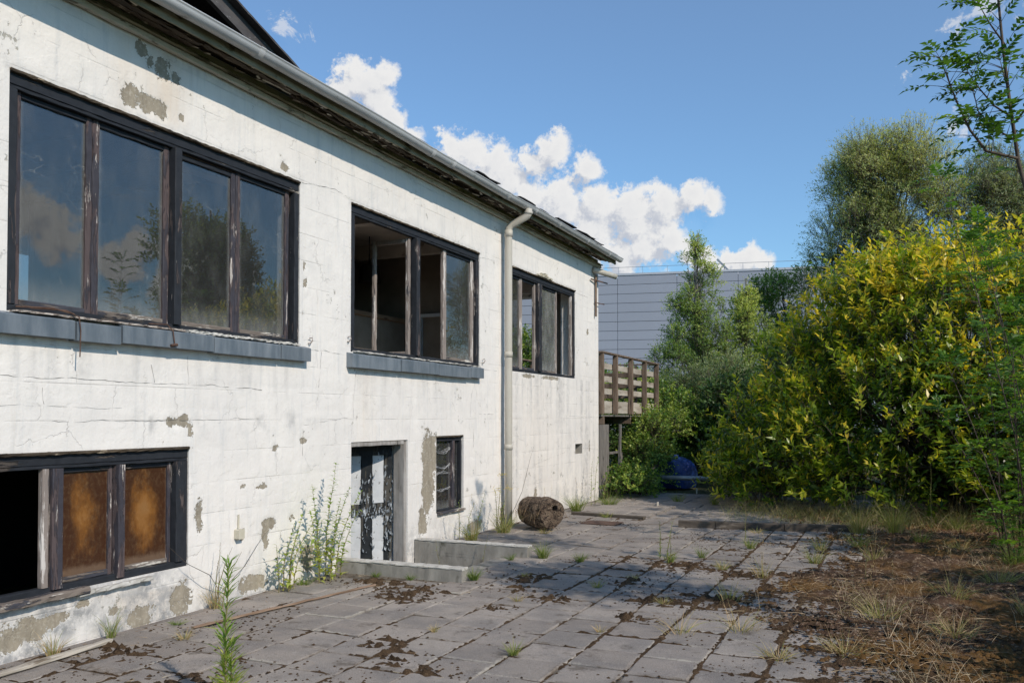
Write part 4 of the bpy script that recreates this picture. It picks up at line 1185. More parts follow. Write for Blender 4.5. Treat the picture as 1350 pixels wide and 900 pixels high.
# ---- eaves: cornice, rotten boards, mossy fascia, gutter
mb = MB()
y = FY0
mb.bar((0.03, FY0, 4.555), (0.03, FY1 + .05, 4.555), 0.045, 0.05, (0, 0, 1), 150, 0.0035, 0.008)
mb.build('cornice', M['eave_cream'], bld)
mb = MB(); mb.bar((0.055, FY0, 4.592), (0.055, FY1 + .06, 4.592), 0.05, 0.018, (0, 0, 1), 150, 0.004, 0.004); mb.build('cornice', M['eave_moss'], bld)
y = FY0
while y < FY1:
    L = rnd.uniform(0.5, 1.3)
    y1 = min(y + L, FY1 + 0.1)
    for x in (0.11, 0.19, 0.265):
        if rnd.random() < 0.80:
            tilt = rnd.uniform(-0.035, 0.02)
            MB().bar((x, y, 4.66 + rnd.uniform(-.02, .01)), (x + rnd.uniform(-.01, .01), y1 - .01, 4.655 + tilt), rnd.uniform(.045, .075), 0.02, (0.1, 0, 1), max(4, int(L / .05)), 0.007, 0.004).build('eave_board', M['eave_dark'], bld)
    y = y1
mb = MB()
for i in range(150):   # splintered ends hanging down
    y = rnd.uniform(3.5, FY1); x = rnd.uniform(0.07, 0.28)
    mb.bar((x, y, 4.64), (x + rnd.uniform(-.03, .03), y + rnd.uniform(-.16, .16), 4.645 - rnd.uniform(0.0, .015)), 0.02, 0.006, (0, 0, 1), 2, 0.003)
o = mb.build('splinters', M['eave_cream'], bld); o['kind'] = 'stuff'
MB().box(0.0, 0.34, FY0, FY1 + .12, 4.70, 4.725).build('roof_deck', M['eave_dark'], bld)
MB().bar((0.305, FY0, 4.655), (0.305, FY1 + .15, 4.655), 0.022, 0.105, (0, 0, 1), 120, 0.003, 0.004).build('fascia', M['eave_moss'], bld)


def gutter(y0, y1, xc, zc, r, m_, par, name='gutter'):
    n = 12; rows = int((y1 - y0) / 0.5) + 1; vs = []; fs = []
    prof = [(xc + r * math.cos(PI + PI * i / n), zc + r * math.sin(PI + PI * i / n)) for i in range(n + 1)]
    prof += [(xc + r + .008, zc + .004), (xc + r + .006, zc + .012), (xc + r - .004, zc + .01)]
    prof += [(xc + (r - .006) * math.cos(2 * PI - PI * i / n), zc + (r - .006) * math.sin(2 * PI - PI * i / n)) for i in range(n + 1)]
    k = len(prof)
    for j in range(rows + 1):
        y = y0 + (y1 - y0) * j / rows; sag = 0.006 * math.sin(y * 1.1) + 0.004 * math.sin(y * 2.7)
        vs += [(x, y, z + sag) for x, z in prof]
    for j in range(rows):
        for i in range(k - 1):
            fs.append((j*k+i, (j+1)*k+i, (j+1)*k+i+1, j*k+i+1))
    for j in (0, rows): fs.append(tuple(j*k+i for i in range(n + 1)))
    return link_mesh(name, vs, fs, m_, par, None, True)


gut = gutter(FY0, 16.36, 0.39, 4.715, 0.062, M['gutter'], bld)
for y in (2.9, 5.75, 8.75, 9.25, 10.9, 11.9, 12.9, 14.3, 15.55):
    sag = 0.006 * math.sin(y * 1.1) + 0.004 * math.sin(y * 2.7)
    c = gutter(y - .03, y + .03, 0.39, 4.716 + sag - 0.006 * math.sin(y * 1.1) - 0.004 * math.sin(y * 2.7), 0.067, M['gutter'], gut, 'gutter_joint')
# downpipe with swan neck
zt_ = 4.64
mb = MB()
mb.tube([(0.42, 11.62, zt_ + .02), (0.42, 11.62, zt_ - 0.05), (0.40, 11.615, zt_ - .085), (0.17, 11.575, zt_ - .20), (0.125, 11.57, zt_ - .25), (0.12, 11.57, zt_ - .32), (0.12, 11.57, 3.3), (0.12, 11.57, 1.5), (0.12, 11.57, 0.0)],
        [.055, .055, .055, .055, .055, .055, .055, .055, .055], 16)
pp = mb.build('downpipe', M['pipe'], bld, smooth=True)
for za, zc_ in ((zt_ - .28, zt_ - .38), (2.56, 2.48), (1.2, 1.12)):
    MB().tube([(0.12, 11.57, za), (0.12, 11.57, zc_)], 0.061, 16).build('pipe_collar', M['pipe'], pp, smooth=True)
MB().tube([(0.42, 11.62, zt_ - .02), (0.42, 11.62, zt_ - .06)], 0.061, 16).build('pipe_collar', M['pipe'], pp, smooth=True)
# far corner: stub of white pipe, bracket and conduit
MB().tube([(0.03, 15.75, 4.44), (0.33, 16.25, 4.36)], 0.055, 12).build('pipe_stub', M['pipe'], bld, smooth=True)
MB().tube([(0.035, 15.9, 4.35), (0.035, 15.9, 3.55)], 0.022, 8).build('conduit', M['wood_brown'], bld)
MB().bar((0.03, 15.62, 4.24), (0.14, 16.3, 4.24), 0.02, 0.02).bar((0.03, 15.85, 3.82), (0.09, 16.25, 3.82), 0.014, 0.014).build('wall_bracket', M['rust'], bld)
# roof covering: torn felt sheets over the low slope
vs = []; fs = []
rx = np.linspace(0.36, -6.6, 24); ry = np.linspace(FY0, FY1 + .2, 70)
for i, x in enumerate(rx):
    for j, y in enumerate(ry):
        vs.append((x, y, 4.79 + (0.36 - x) * 0.235 + (rnd.uniform(-.006, .006) if i else rnd.uniform(-.01, .004))))
k = len(ry)
for i in range(len(rx) - 1):
    for j in range(k - 1): fs.append((i*k+j, i*k+j+1, (i+1)*k+j+1, (i+1)*k+j))
roof = link_mesh('roof', vs, fs, M['felt'], bld)
for (y0, y1, x0) in ((11.6, 12.2, 0.30), (12.2, 12.9, .25), (13.1, 14.0, .33), (14.05, 15.0, .33), (14.9, 15.6, .3), (10.2, 10.9, 0.3)):
    vs = []
    for a in range(5):
        for b2 in range(3):
            x = x0 - b2 * 0.3; y = y0 + (y1 - y0) * a / 4
            vs.append((x, y, 4.80 + (0.36 - x) * 0.235 + (0.035 + rnd.uniform(0, .03) if b2 == 0 else 0.012)))
    for (dx) in (0,):
        o = link_mesh('roof_sheet', vs + [(x, y, z - .012) for x, y, z in vs], [(a*3+b2, a*3+b2+1, a*3+b2+4, a*3+b2+3) for a in range(4) for b2 in range(2)] + [(15+a*3+b2+3, 15+a*3+b2+4, 15+a*3+b2+1, 15+a*3+b2) for a in range(4) for b2 in range(2)] + [(a*3, (a+1)*3, 15+(a+1)*3, 15+a*3) for a in range(4)], M['felt'], bld)
# gable rising over the near half of the roof
gy, gz = 6.74, 4.975
sl = 0.33
def gp(y): return gz + (gy - y) * sl
gb = MB()
gb.add([(-0.03, gy, gz), (-0.03, 1.0, gp(1.0)), (-0.03, 1.0, gp(1.0) - .15), (-0.03, gy - .25, gz + .25*sl - .15), (-0.075, gy, gz), (-0.075, 1.0, gp(1.0)), (-0.075, 1.0, gp(1.0) - .15), (-0.075, gy - .25, gz + .25*sl - .15)],
       [(0, 3, 2, 1), (4, 5, 6, 7), (0, 1, 5, 4), (3, 7, 6, 2), (0, 4, 7, 3)])
gb.build('verge_board', M['verge'], bld)
MB().bar((-0.02, gy + .02, gz + .012), (-0.02, 1.0, gp(1.0) + .018), 0.14, 0.02, (0, 0, 1), 60, .002).build('verge_capping', M['verge'], bld)
gb = MB()
gb.add([(-0.076, gy, gz - .002), (-0.076, 1.0, gp(1.0) - .002), (-5, 1.0, gp(1.0) - .002), (-5, gy, gz - .002)], [(0, 1, 2, 3)])
gb.add([(-0.076, gy, gz - .05), (-0.076, 1.0, gp(1.0) - .05), (-5, 1.0, gp(1.0) - .05), (-5, gy, gz - .05)], [(3, 2, 1, 0)])
gb.add([(-5, gy, gz), (-0.076, gy, gz), (-0.076, gy, gz - .05), (-5, gy, gz - .05)], [(0, 1, 2, 3)])
gb.build('gable_roof', M['soffit'], bld)
MB().add([(-1.1, gy - .3, 4.9), (-1.1, 1.0, 4.7), (-1.1, 1.0, gp(1.0) - .06), (-1.1, gy - .3, gp(gy - .3) - .06)], [(0, 1, 2, 3)])
gw = MB(); gw.add([(-1.1, gy - .3, 4.8), (-1.1, 1.0, 4.8), (-1.1, 1.0, gp(1.0) - .06), (-1.1, gy - .3, gp(gy - .3) - .06)], [(0, 1, 2, 3)]); gw.build('gable_wall', M['soffit'], bld)
for y in np.arange(1.4, 6.4, 0.6):
    MB().bar((-0.09, y, gp(y) - .09), (-1.09, y, gp(y) - .09), 0.06, 0.07, (0, 0, 1)).build('rafter', M['soffit'], bld)

# beige box on the wall
o = MB().bar((0.001, 5.985, 0.57), (0.055, 5.985, 0.57), 0.075, 0.085, (0, 0, 1), 1, 0, 0.006).build('junction_box', M['beige'], bld)
MB().tube([(0.012, 5.99, 0.62), (0.012, 5.992, 0.74)], 0.008, 6).build('cable', M['beige'], bld)

# ==================================================================== RETAINING WALLS AND PIT
def rwall(y0, y1, x1, zt2, label):
    t = thing('retaining_wall', label, 'low wall', (0, y0, 0))
    def rough(mb, x0, x1_, ya, yb2, z0, z1, seg, jit):
        mb.bar((x0, (ya+yb2)/2 - y0, (z0+z1)/2), (x1_, (ya+yb2)/2 - y0, (z0+z1)/2), yb2-ya, z1-z0, (0, 0, 1), seg, jit, 0.006)
    mb = MB(); rough(mb, 0.014, x1, y0, y1, -0.8, zt2 - .022, 24, 0.003); mb.build('wall_body', M['concrete'], t)
    mb = MB(); rough(mb, 0.014, x1 + .004, y0 - .004, y1 + .002, zt2 - .021, zt2, 30, 0.003); mb.build('coping', M['concrete_top'], t)
    MB().box(x1 + .0045, x1 + .010, y0 + .004, y1 - .004, -0.02, zt2 - .03).build('wall_end', M['concrete_top'], t)
    return t
rwall(7.47, 7.595, 1.465, 0.13, 'low concrete wall on the near side of the sunken doorway steps')
rwall(9.05, 9.17, 1.49, 0.135, 'low concrete wall on the far side of the sunken doorway steps')
st_ = thing('stair_pit', 'sunken concrete steps leading down to the basement door', 'steps', (0, 7.6, -0.7))
MB().box(0.0, 1.33, -0.01, 1.46, -0.12, 0.0).build('pit_floor', M['concrete'], st_)
for i in range(3):
    MB().bar((1.335 - .0 - i * .26 - .13, 0.0, 0.58 - i * .20), (1.335 - i * .26 - .13, 1.448, 0.58 - i * .20), 0.258, 0.19, (0, 0, 1), 16, .003, .008).build('step', M['concrete'], st_)
MB().box(1.335, 1.345, -0.0, 1.449, -0.1, 0.66).build('pit_side', M['concrete'], st_)

# ==================================================================== SMALL OBJECTS
# lump of old log with a hole in its end
t = thing('log', 'short fat weathered brown log with a round hole lying by the downpipe', 'log', (0.66, 11.45, 0.0))
n, rows = 26, 16
vs = []; fs = []
ax = Vector((0.82, -0.52, 0)).normalized(); sd = Vector((-ax.y, ax.x, 0)); Lg = 0.62
for j in range(rows + 1):
    tt = j / rows
    for i in range(n):
        a = 2 * PI * i / n
        r = 0.235 * (1 + 0.05 * math.sin(a * 3 + 1) + 0.26 * (float(fbm(np.array(i * .6 + 3 * math.cos(a)), np.array(j * .5), 5, 3)) - .5))
        r *= (1 - 0.16 * (2 * tt - 1) ** 4) * (0.90 + 0.14 * tt)
        c_ = ax * (tt - .5) * Lg + Vector((0, 0, 0.25))
        vs.append(c_ + sd * math.cos(a) * r + Vector((0, 0, 1)) * math.sin(a) * r * 0.98)
for j in range(rows):
    for i in range(n):
        k = (i + 1) % n; fs.append((j*n+i, j*n+k, (j+1)*n+k, (j+1)*n+i))
# front cap with an off centre hole going in
c_ = ax * .5 * Lg + Vector((0, 0, 0.25)); hc = c_ + sd * 0.035 + Vector((0, 0, 0.07))
b0 = len(vs)
for rr, dd in ((0.14, 0.015), (0.045, 0.01), (0.042, -0.12)):
    for i in range(n):
        a = 2 * PI * i / n
        cen = c_.lerp(hc, 0.5) if rr == 0.14 else hc
        vs.append(cen + sd * math.cos(a) * rr + Vector((0, 0, 1)) * math.sin(a) * rr + ax * (dd + rnd.uniform(-.006, .006)))
for i in range(n):
    k = (i + 1) % n
    fs.append((rows*n+i, rows*n+k, b0+k, b0+i)); fs.append((b0+i, b0+k, b0+n+k, b0+n+i)); fs.append((b0+n+i, b0+n+k, b0+2*n+k, b0+2*n+i))
fs.append(tuple(b0+2*n+i for i in range(n))); fs.append(tuple(range(n))[::-1])
lgm = simple('rotten_log', (0.095, 0.062, 0.042), (0.25, 0.185, 0.13), 16, (1, 1, 1), c3=(0.035, 0.024, 0.018), thr3=(0.48, 0.6), s3=22, bump=1.0, bscale=34, bdist=0.07)
o = link_mesh('log_body', vs, fs, lgm, t)
# shreds of dry bark fibres on it
nn = 700
P = np.array([(ax * rnd.uniform(-.3, .3) + sd * math.cos(a_) * .22 + Vector((0, 0, .225 + math.sin(a_) * .22)))[:] for a_ in [rnd.uniform(0, PI) for _ in range(nn)]])
D = np.array([(rnd.gauss(0, .5), rnd.gauss(0, .5), -rnd.uniform(.3, 1.4)) for _ in range(nn)])
V, F, tt = blades(P, D, rng.uniform(.04, .2, nn), np.full(nn, .004), rng.uniform(0, .2, nn), rng.uniform(0, .8, nn))
o = np_mesh('bark_fibres', V, F, M['straw'], t, tint=tt); o['kind'] = 'stuff'

# timber edgings and planks
def plank(name, label, p0, p1, w, h, m_, cat='plank', jit=0.003):
    P0 = Vector(p0); P1 = Vector(p1)
    mb = MB(); mb.bar(Vector((0, 0, h / 2)), P1 - P0 + Vector((0, 0, h / 2)), w, h, (0, 0, 1), max(4, int((P1 - P0).length / .12)), jit, 0.006)
    return tag(mb.build(name, m_, None, P0), label, cat)
plank('timber_board', 'dark wet board lying along the raised paving near the corner', (0.45, 13.42, 0.0), (1.72, 13.20, 0.0), 0.10, 0.045, M['wood_dark'])
t = thing('timber_sleeper', 'long weathered timber edging across the far paving', 'timber', (2.42, 12.52, 0.0))
for a, b_ in (((0, 0, 0), (0.52, 0.06, 0)), ((0.525, 0.06, 0), (1.45, 0.20, 0)), ((1.455, 0.20, 0), (2.45, 0.44, 0))):
    MB().bar(Vector(a) + Vector((0, 0, .045)), Vector(b_) + Vector((0, 0, .045)), 0.12, 0.10, (0, 0, 1), 8, 0.004, 0.008).build('beam', M['wood_dark'], t)
plank('wooden_lath', 'thin brown lath lying on the paving before the tall weeds', (0.46, 5.0, 0.006), (0.80, 6.98, 0.006), 0.035, 0.014, M['lath'], 'lath', 0.004)
plank('wooden_plank', 'grey broken plank at the foot of the wall under the basement window', (0.28, 3.4, 0.006), (0.24, 4.44, 0.012), 0.055, 0.025, M['wood_pale'], 'plank', 0.004)
o = tag(MB().box(-.28, .28, -.2, .2, 0.004, 0.012).build('metal_plate', M['rust'], None, (1.27, 12.45, 0)), 'rusty brown plate lying flat on the paving behind the log', 'plate')
# far stretch of paving sits a little higher: slabs beyond the boards
mb = MB(); mb.box(0.5, 1.75, 13.45, 15.2, -.03, 0.022); mb.box(2.4, 3.85, 12.68, 15.3, -.03, .022)
o = mb.build('raised_paving', M['paver'], patio)

# blue drum and metal pole in the shade
t = thing('blue_tank', 'rounded blue plastic tank half hidden in the bushes', 'tank', (0.70, 19.6, 0.0))
n = 24; vs = []; fs = []
prof = [(0.05, 0.95), (0.22, 0.93), (0.42, 0.84), (0.55, 0.68), (0.60, 0.48), (0.60, 0.2), (0.56, 0.0)]
for r, z in prof:
    for i in range(n):
        a = 2 * PI * i / n; z *= 1.0; rr = .8 * r * (1 + 0.05 * math.sin(a * 5 + z * 3) + 0.02 * rnd.uniform(-1, 1)); vs.append((rr * math.cos(a), rr * math.sin(a), z * .74))
for j in range(len(prof) - 1):
    for i in range(n):
        k = (i + 1) % n; fs.append((j*n+i, (j+1)*n+i, (j+1)*n+k, j*n+k))
fs.append(tuple(range(n)))
link_mesh('tank_body', vs, fs, M['blue'], t, None, True)
MB().tube([(0, 0, .67), (0, 0, .74)], [.09, .08], 14).build('tank_cap', M['blue'], t)
o = tag(MB().tube([(0, 0, 0), (1.3, 0.35, -0.02)], 0.05, 12).build('metal_pole', M['metal'], None, (0.62, 18.3, 0.30), smooth=True), 'grey metal pole lying level in front of the blue tank', 'pole')

# pendant lamp and counter seen in the second window
t = thing('pendant_lamp', 'black pendant lamp hanging in the dark room of the open window', 'lamp', (-1.5, 10.34, 4.17))
MB().tube([(0, 0, 0), (0, 0, -.40)], 0.008, 6).build('cord', M['black'], t)
MB().tube([(0, 0, -.40), (0, 0, -.43), (0, 0, -.66)], [.03, .14, .16], 16).build('lamp_shade', M['black'], t)
t = thing('counter', 'low pale counter standing inside the open window room', 'counter', (-1.75, 9.6, 2.0))
MB().box(-.25, .25, -2, 1.7, 0, 1.02).build('counter_front', M['room'], t)
MB().box(-.3, .3, -2.05, 1.72, 1.023, 1.08).build('counter_top', M['lath'], t)

# ==================================================================== BALCONY
bal = thing('balcony', 'weathered timber balcony on posts at the far end of the white building', 'balcony', (0, 16.2, 0))
BY = [0.05, 0.98, 2.12, 3.25, 4.35]
for y in BY:
    MB().bar((0.03, y, 1.66), (0.03, y, 2.86), 0.075, 0.10, (1, 0, 0), 10, 0.003, 0.006).build('post', M['wood_brown'], bal)
for y in BY[1:]:
    MB().bar((-2.3, y, 1.66), (-2.3, y, 2.86), 0.075, 0.10, (1, 0, 0), 10, 0.003, 0.006).build('post', M['wood_brown'], bal)
for xs_ in (-0.05, -2.22):
    for z, h in ((1.80, 0.25), (2.12, 0.12), (2.37, 0.12), (2.63, 0.12)):
        for a, b_ in ((0.0, 2.11), (2.13, 4.40)):
            MB().bar((xs_, a, z), (xs_, b_, z), h, 0.03, (1, 0, 0), 14, 0.004, 0.004).build('rail_board', M['wood_pale'], bal)
for x in (-1.9, -1.45, -1.0, -.5):
    MB().bar((x, 4.38, 1.66), (x, 4.38, 2.86), 0.06, 0.06, (1, 0, 0), 8, 0.003, 0.005).build('post', M['wood_brown'], bal)
for z in (2.12, 2.37, 2.63):
    MB().bar((-.1, 4.33, z), (-2.2, 4.33, z), 0.12, 0.03, (0, 1, 0), 8, 0.003, 0.004).build('rail_board', M['wood_brown'], bal)
MB().bar((0.03, -0.02, 2.885), (0.03, 4.42, 2.885), 0.11, 0.035, (0, 0, 1), 20, 0.003, 0.005).build('handrail', M['wood_brown'], bal)
MB().bar((-2.3, 0.02, 2.885), (-2.3, 4.42, 2.885), 0.11, 0.035, (0, 0, 1), 20, 0.003, 0.005).build('handrail', M['wood_brown'], bal)
MB().bar((-.04, 4.38, 2.885), (-2.24, 4.38, 2.885), 0.10, 0.03, (0, 0, 1), 12, 0.003, 0.005).build('handrail', M['wood_brown'], bal)
for i in range(15):
    MB().bar((-2.25 + .15 * i + .07, 0.0, 1.625), (-2.25 + .15 * i + .07, 4.36, 1.625), 0.142, 0.03, (0, 0, 1), 3, 0.002, 0.003).build('deck_board', M['wood_grey'], bal)
for y in (0.3, 2.2, 4.2):
    MB().bar((0.0, y, 1.53), (-2.3, y, 1.53), 0.07, 0.15, (0, 0, 1), 3, .002, .004).build('joist', M['wood_brown'], bal)
for i in range(4):
    MB().bar((-0.02, 0.09 + .155 * i, 0.0), (-0.02, 0.09 + .155 * i, 1.45), 0.15, 0.035, (1, 0, 0), 8, 0.003, 0.004).build('screen_board', M['wood_grey'], bal)
MB().bar((0.0, 1.3, 0.0), (0.02, 1.35, 1.45), 0.05, 0.05, (1, 0, 0), 8, 0.004, 0.005).build('prop', M['wood_grey'], bal)
MB().bar((0.0, 1.42, 0.0), (0.0, 1.42, 0.85), 0.16, 0.05, (1, 0, 0), 8, 0.004, 0.005).build('prop', M['wood_grey'], bal)
MB().bar((-0.05, 0.75, 0.86), (-0.05, 1.6, 0.86), 0.05, 0.05, (0, 0, 1), 8, 0.004, 0.005).build('prop', M['wood_grey'], bal)
for y in (4.2,):
    MB().bar((-2.2, y, 0.0), (-2.2, y, 1.45), 0.10, 0.10, (1, 0, 0), 8, 0.004, 0.005).build('prop', M['wood_grey'], bal)
    MB().bar((0.0, y, 0.0), (0.0, y, 1.45), 0.10, 0.10, (1, 0, 0), 8, 0.004, 0.005).build('prop', M['wood_grey'], bal)

# ==================================================================== WAREHOUSE
wd = Vector((18.9, 3.7, 0)).normalized(); wn = Vector((wd.y, -wd.x, 0))
worg = Vector((-20.6, 85, 0)) - wd * 30.0
wa = math.atan2(wd.y, wd.x)
wh = thing('warehouse', 'large blue-grey clad warehouse with flat roof behind the trees', 'warehouse', worg, wa)
WL, WHt, NR = 84.0, 16.1, 17
MB().box(0, WL, 0.08, 40, -0.2, WHt - 0.25).build('warehouse_shell', M['panel_gap'], wh)
pw_, ph_ = 6.0, WHt / NR
pmesh = MB().bar((0.02, 0.04, ph_ / 2), (pw_ - .02, 0.04, ph_ / 2), 0.08, ph_ - 0.035, (0, 0, 1), 1, 0, 0.015)
first = pmesh.build('cladding_panel', M['panel'], wh)
for i in range(14):
    for j in range(NR):
        if i == 0 and j == 0: continue
        o = bpy.data.objects.new('cladding_panel', first.data); COL.objects.link(o); o.parent = wh
        o.location = (i * pw_, rnd.uniform(-.006, .006), j * ph_)
MB().box(-.1, WL + .1, -0.06, 0.35, WHt + .003, WHt + .22).build('roof_edge', simple('pale_capping', (0.42, 0.44, 0.48), (0.46, 0.48, 0.52), 1, bump=.02), wh)
mb = MB()
mb.tube([(0, 0.9, WHt + 1.0), (58, 0.9, WHt + 1.0)], 0.022, 5)
for i in range(24): mb.tube([(i * 2.5, 0.9, WHt + .1), (i * 2.5, 0.9, WHt + 1.0)], 0.02, 5)
mb.build('roof_railing', M['metal'], wh)
MB().bar((40.0, 2.5, WHt + 1.75), (41.9, 2.5, WHt - .3), 0.18, 0.22, (0, 1, 0)).bar((40.7, 2.5, WHt), (40.7, 2.5, WHt + 1.0), 0.08, 0.08, (1, 0, 0)).build('roof_strut', M['metal'], wh)

# ==================================================================== PLANTS
def crown(name, par, lobes, ntw, nl, L, W, m_, twl, up=0.5, inner=0.55, tmean=0.45, tvar=0.22, topy=0.25, cull=True, twigs=True, sunny=0.15, gap=0.36, seed=0, cam_bias=0.0, droop=0.12, hang=0.0, twr=0.004, base=(0, 0, 0), stemr=None):
    """leaves on short twigs through the outer shell of a set of ellipsoid lobes (local coordinates)"""
    lob = np.array(lobes, float)
    area = (lob[:, 3] * lob[:, 4] * lob[:, 5]) ** (2 / 3.)
    ch = rng.choice(len(lob), int(ntw * 1.9), p=area / area.sum())
    d = unit(len(ch)); d[:, 2] = np.where(d[:, 2] < -0.5, -d[:, 2], d[:, 2])
    rf = inner + (1 - inner) * rng.uniform(0, 1, len(ch)) ** 0.45 + rng.normal(0, 0.05, len(ch))
    P = lob[ch, :3] + d * lob[ch, 3:6] * rf[:, None]
    # thin clumps by noise so that gaps open up
    nz = fbm(P[:, 0] * 1.7 + P[:, 2] * 1.1 + seed, P[:, 1] * 1.7 - P[:, 2] * 1.3, 13 + seed, 3)
    ok = (nz > gap) & (P[:, 2] > 0.04)
    if cull:
        for (cx_, cy_, cz_, a_, b_, c_) in lob:
            q_ = ((P[:, 0]-cx_)/a_)**2 + ((P[:, 1]-cy_)/b_)**2 + ((P[:, 2]-cz_)/c_)**2
            ok &= q_ > (inner * 0.72) ** 2
    P = P[ok][:ntw]; d = d[ok][:ntw]; rf = rf[ok][:ntw]; ch = ch[ok][:ntw]; nz = nz[ok][:ntw]
    n = len(P)
    TD = d * 0.8 + unit(n) * 0.45; TD[:, 2] += up; TD /= np.linalg.norm(TD, axis=1, keepdims=True)
    tl = twl * rng.uniform(0.6, 1.3, n)
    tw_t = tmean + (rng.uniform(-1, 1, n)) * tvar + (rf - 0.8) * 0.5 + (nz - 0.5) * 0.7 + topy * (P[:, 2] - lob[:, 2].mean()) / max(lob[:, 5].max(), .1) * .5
    # leaves
    k = np.tile(np.arange(nl), n); ti = np.repeat(np.arange(n), nl)
    fr = (k + rng.uniform(0, 1, n * nl)) / nl
    LP = P[ti] + TD[ti] * (tl[ti] * fr)[:, None]
    if hang: LP[:, 2] -= hang * (fr ** 2) * tl[ti]
    LP += rng.normal(0, twl * 0.04, LP.shape)
    r = unit(n * nl)
    LD = r - TD[ti] * np.sum(r * TD[ti], 1)[:, None]; LD /= np.linalg.norm(LD, axis=1, keepdims=True) + 1e-9
    LD = LD * 0.85 + TD[ti] * (0.35 + 0.7 * fr)[:, None]; LD[:, 2] -= hang * 0.6
    N = TD[ti] * 0.7 + unit(n * nl) * 0.5; N[:, 2] += 0.4
    LL = L * rng.uniform(0.6, 1.2, n * nl); WW = W * rng.uniform(0.75, 1.2, n * nl)
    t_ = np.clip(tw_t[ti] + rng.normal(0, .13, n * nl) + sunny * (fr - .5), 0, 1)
    V, F, tt = leaves(LP, LD, N, LL, WW, t_, droop=droop)
    o = np_mesh(name, V, F, m_, par, tint=tt); o['kind'] = 'stuff'
    if twigs:
        # twig sticks as three sided spikes
        A = P - TD * (tl * 0.5)[:, None]; Bp = P + TD * (tl * 0.95)[:, None]
        s = np.cross(TD, unit(n)); s /= np.linalg.norm(s, axis=1, keepdims=True); u = np.cross(TD, s)
        vv = np.stack([A + s * twr, A - s * twr * .5 + u * twr, A - s * twr * .5 - u * twr, Bp], 1).reshape(-1, 3)
        b0 = (np.arange(n) * 4)[:, None]
        FF = np.concatenate([b0 + np.array([[0, 1, 3]]), b0 + np.array([[1, 2, 3]]), b0 + np.array([[2, 0, 3]])], 0)
        o2 = np_mesh('twigs', vv, FF, M['sprig'], par); o2['kind'] = 'stuff'
    return P, lob


def limbs(par, base, targets, r0, m_, trunk_top=None, name='trunk', wob=0.12):
    """trunk, then limbs from along the trunk to each target"""
    mb = MB()
    base = Vector(base)
    if trunk_top is not None:
        tp = Vector(trunk_top); n = 9
        pts = [base.lerp(tp, i / n) + Vector((rnd.gauss(0, wob * .3), rnd.gauss(0, wob * .3), 0)) * (i > 0) for i in range(n + 1)]
        mb.tube(pts, [r0 * (1 - .85 * i / n) + .004 for i in range(n + 1)], 8)
    b2 = MB()
    for tg in targets:
        tg = Vector(tg)
        if trunk_top is not None:
            fz = min(.85, max(.12, (tg.z - base.z) / (tp.z - base.z + .01) - rnd.uniform(.12, .35)))
            i = fz * n; a = pts[int(i)].lerp(pts[min(int(i) + 1, n)], i - int(i)); rr = r0 * (1 - .85 * fz) * .45 + .004
        else:
            a = base + Vector((rnd.gauss(0, .18), rnd.gauss(0, .18), 0)); rr = r0
        m1 = a.lerp(tg, .5) + Vector((rnd.gauss(0, wob), rnd.gauss(0, wob), (tg - a).length * .08 + abs(rnd.gauss(0, wob))))
        q1 = a.lerp(m1, .5) + Vector((rnd.gauss(0, wob * .3), rnd.gauss(0, wob * .3), 0)); q2 = m1.lerp(tg, .5) + Vector((rnd.gauss(0, wob * .3), rnd.gauss(0, wob * .3), 0))
        b2.tube([a, q1, m1, q2, tg], [rr, rr * .85, rr * .65, rr * .42, rr * .15], 5, False)
    if trunk_top is not None: mb.build(name, m_, par, smooth=True)
    if targets:
        o = b2.build('limbs', m_, par); o['kind'] = 'stuff'


def sublobes(cx, cy, cz, rx, ry, rz, n, s, taper=0.0, flat=1.0):
    out = []
    for i in range(n):
        d = Vector((rnd.gauss(0, 1), rnd.gauss(0, 1), rnd.gauss(0, 1))).normalized() * rnd.uniform(.35, .95)
        z = d.z; k = 1 - taper * (z + 1) / 2
        sz = s * rnd.uniform(.65, 1.25) * (1 - .45 * taper * (z + 1) / 2)
        out.append((cx + d.x * rx * k, cy + d.y * ry * k, cz + z * rz, sz, sz, sz * flat))
    return out


# -- great yellow-green laurel on the right
t = thing('laurel_bush', 'huge yellow-green laurel bush filling the right side behind the paving', 'bush', (6.35, 16.5, 0))
lo = [(-0.1, 0, 2.5, 2.6, 2.2, 2.15), (-1.7, -.2, 1.9, 1.6, 1.6, 1.75), (-2.8, -.5, 1.0, 1.15, 1.2, 1.1), (-1.2, -.3, 3.2, 1.3, 1.2, 1.1), (1.3, -.2, 2.6, 1.8, 1.7, 1.9), (3.0, -.3, 2.1, 2.0, 1.9, 1.9), (-.9, -1.6, 1.35, 1.9, 1.3, 1.3),
      (1.1, -1.9, 1.3, 1.9, 1.3, 1.25), (2.9, -2.0, 1.3, 1.8, 1.3, 1.2), (-2.3, -1.4, .8, 1.3, 1.1, .85), (-.3, -1.1, 2.9, 1.4, 1.2, 1.2), (1.0, -1.2, 2.6, 1.4, 1.2, 1.2), (-3.5, .2, .7, .9, 1.0, .75), (4.9, -.8, 1.8, 2, 2, 1.5),
      (-1.4, -2.0, .5, 1.1, .8, .5), (.5, -2.4, .55, 1.2, .8, .5), (2.4, -2.5, .55, 1.4, .8, .55), (-3.0, -1.2, .45, .9, .8, .5), (-.3, -1.9, .3, 1.5, .7, .35), (-2.0, -1.6, .3, 1.2, .7, .35), (1.4, -2.1, .3, 1.3, .6, .35)]
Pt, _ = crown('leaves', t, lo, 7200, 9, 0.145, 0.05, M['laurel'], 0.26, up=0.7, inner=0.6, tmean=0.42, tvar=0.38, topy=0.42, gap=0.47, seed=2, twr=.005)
idx_ = rng.choice(len(Pt), 230, replace=False)
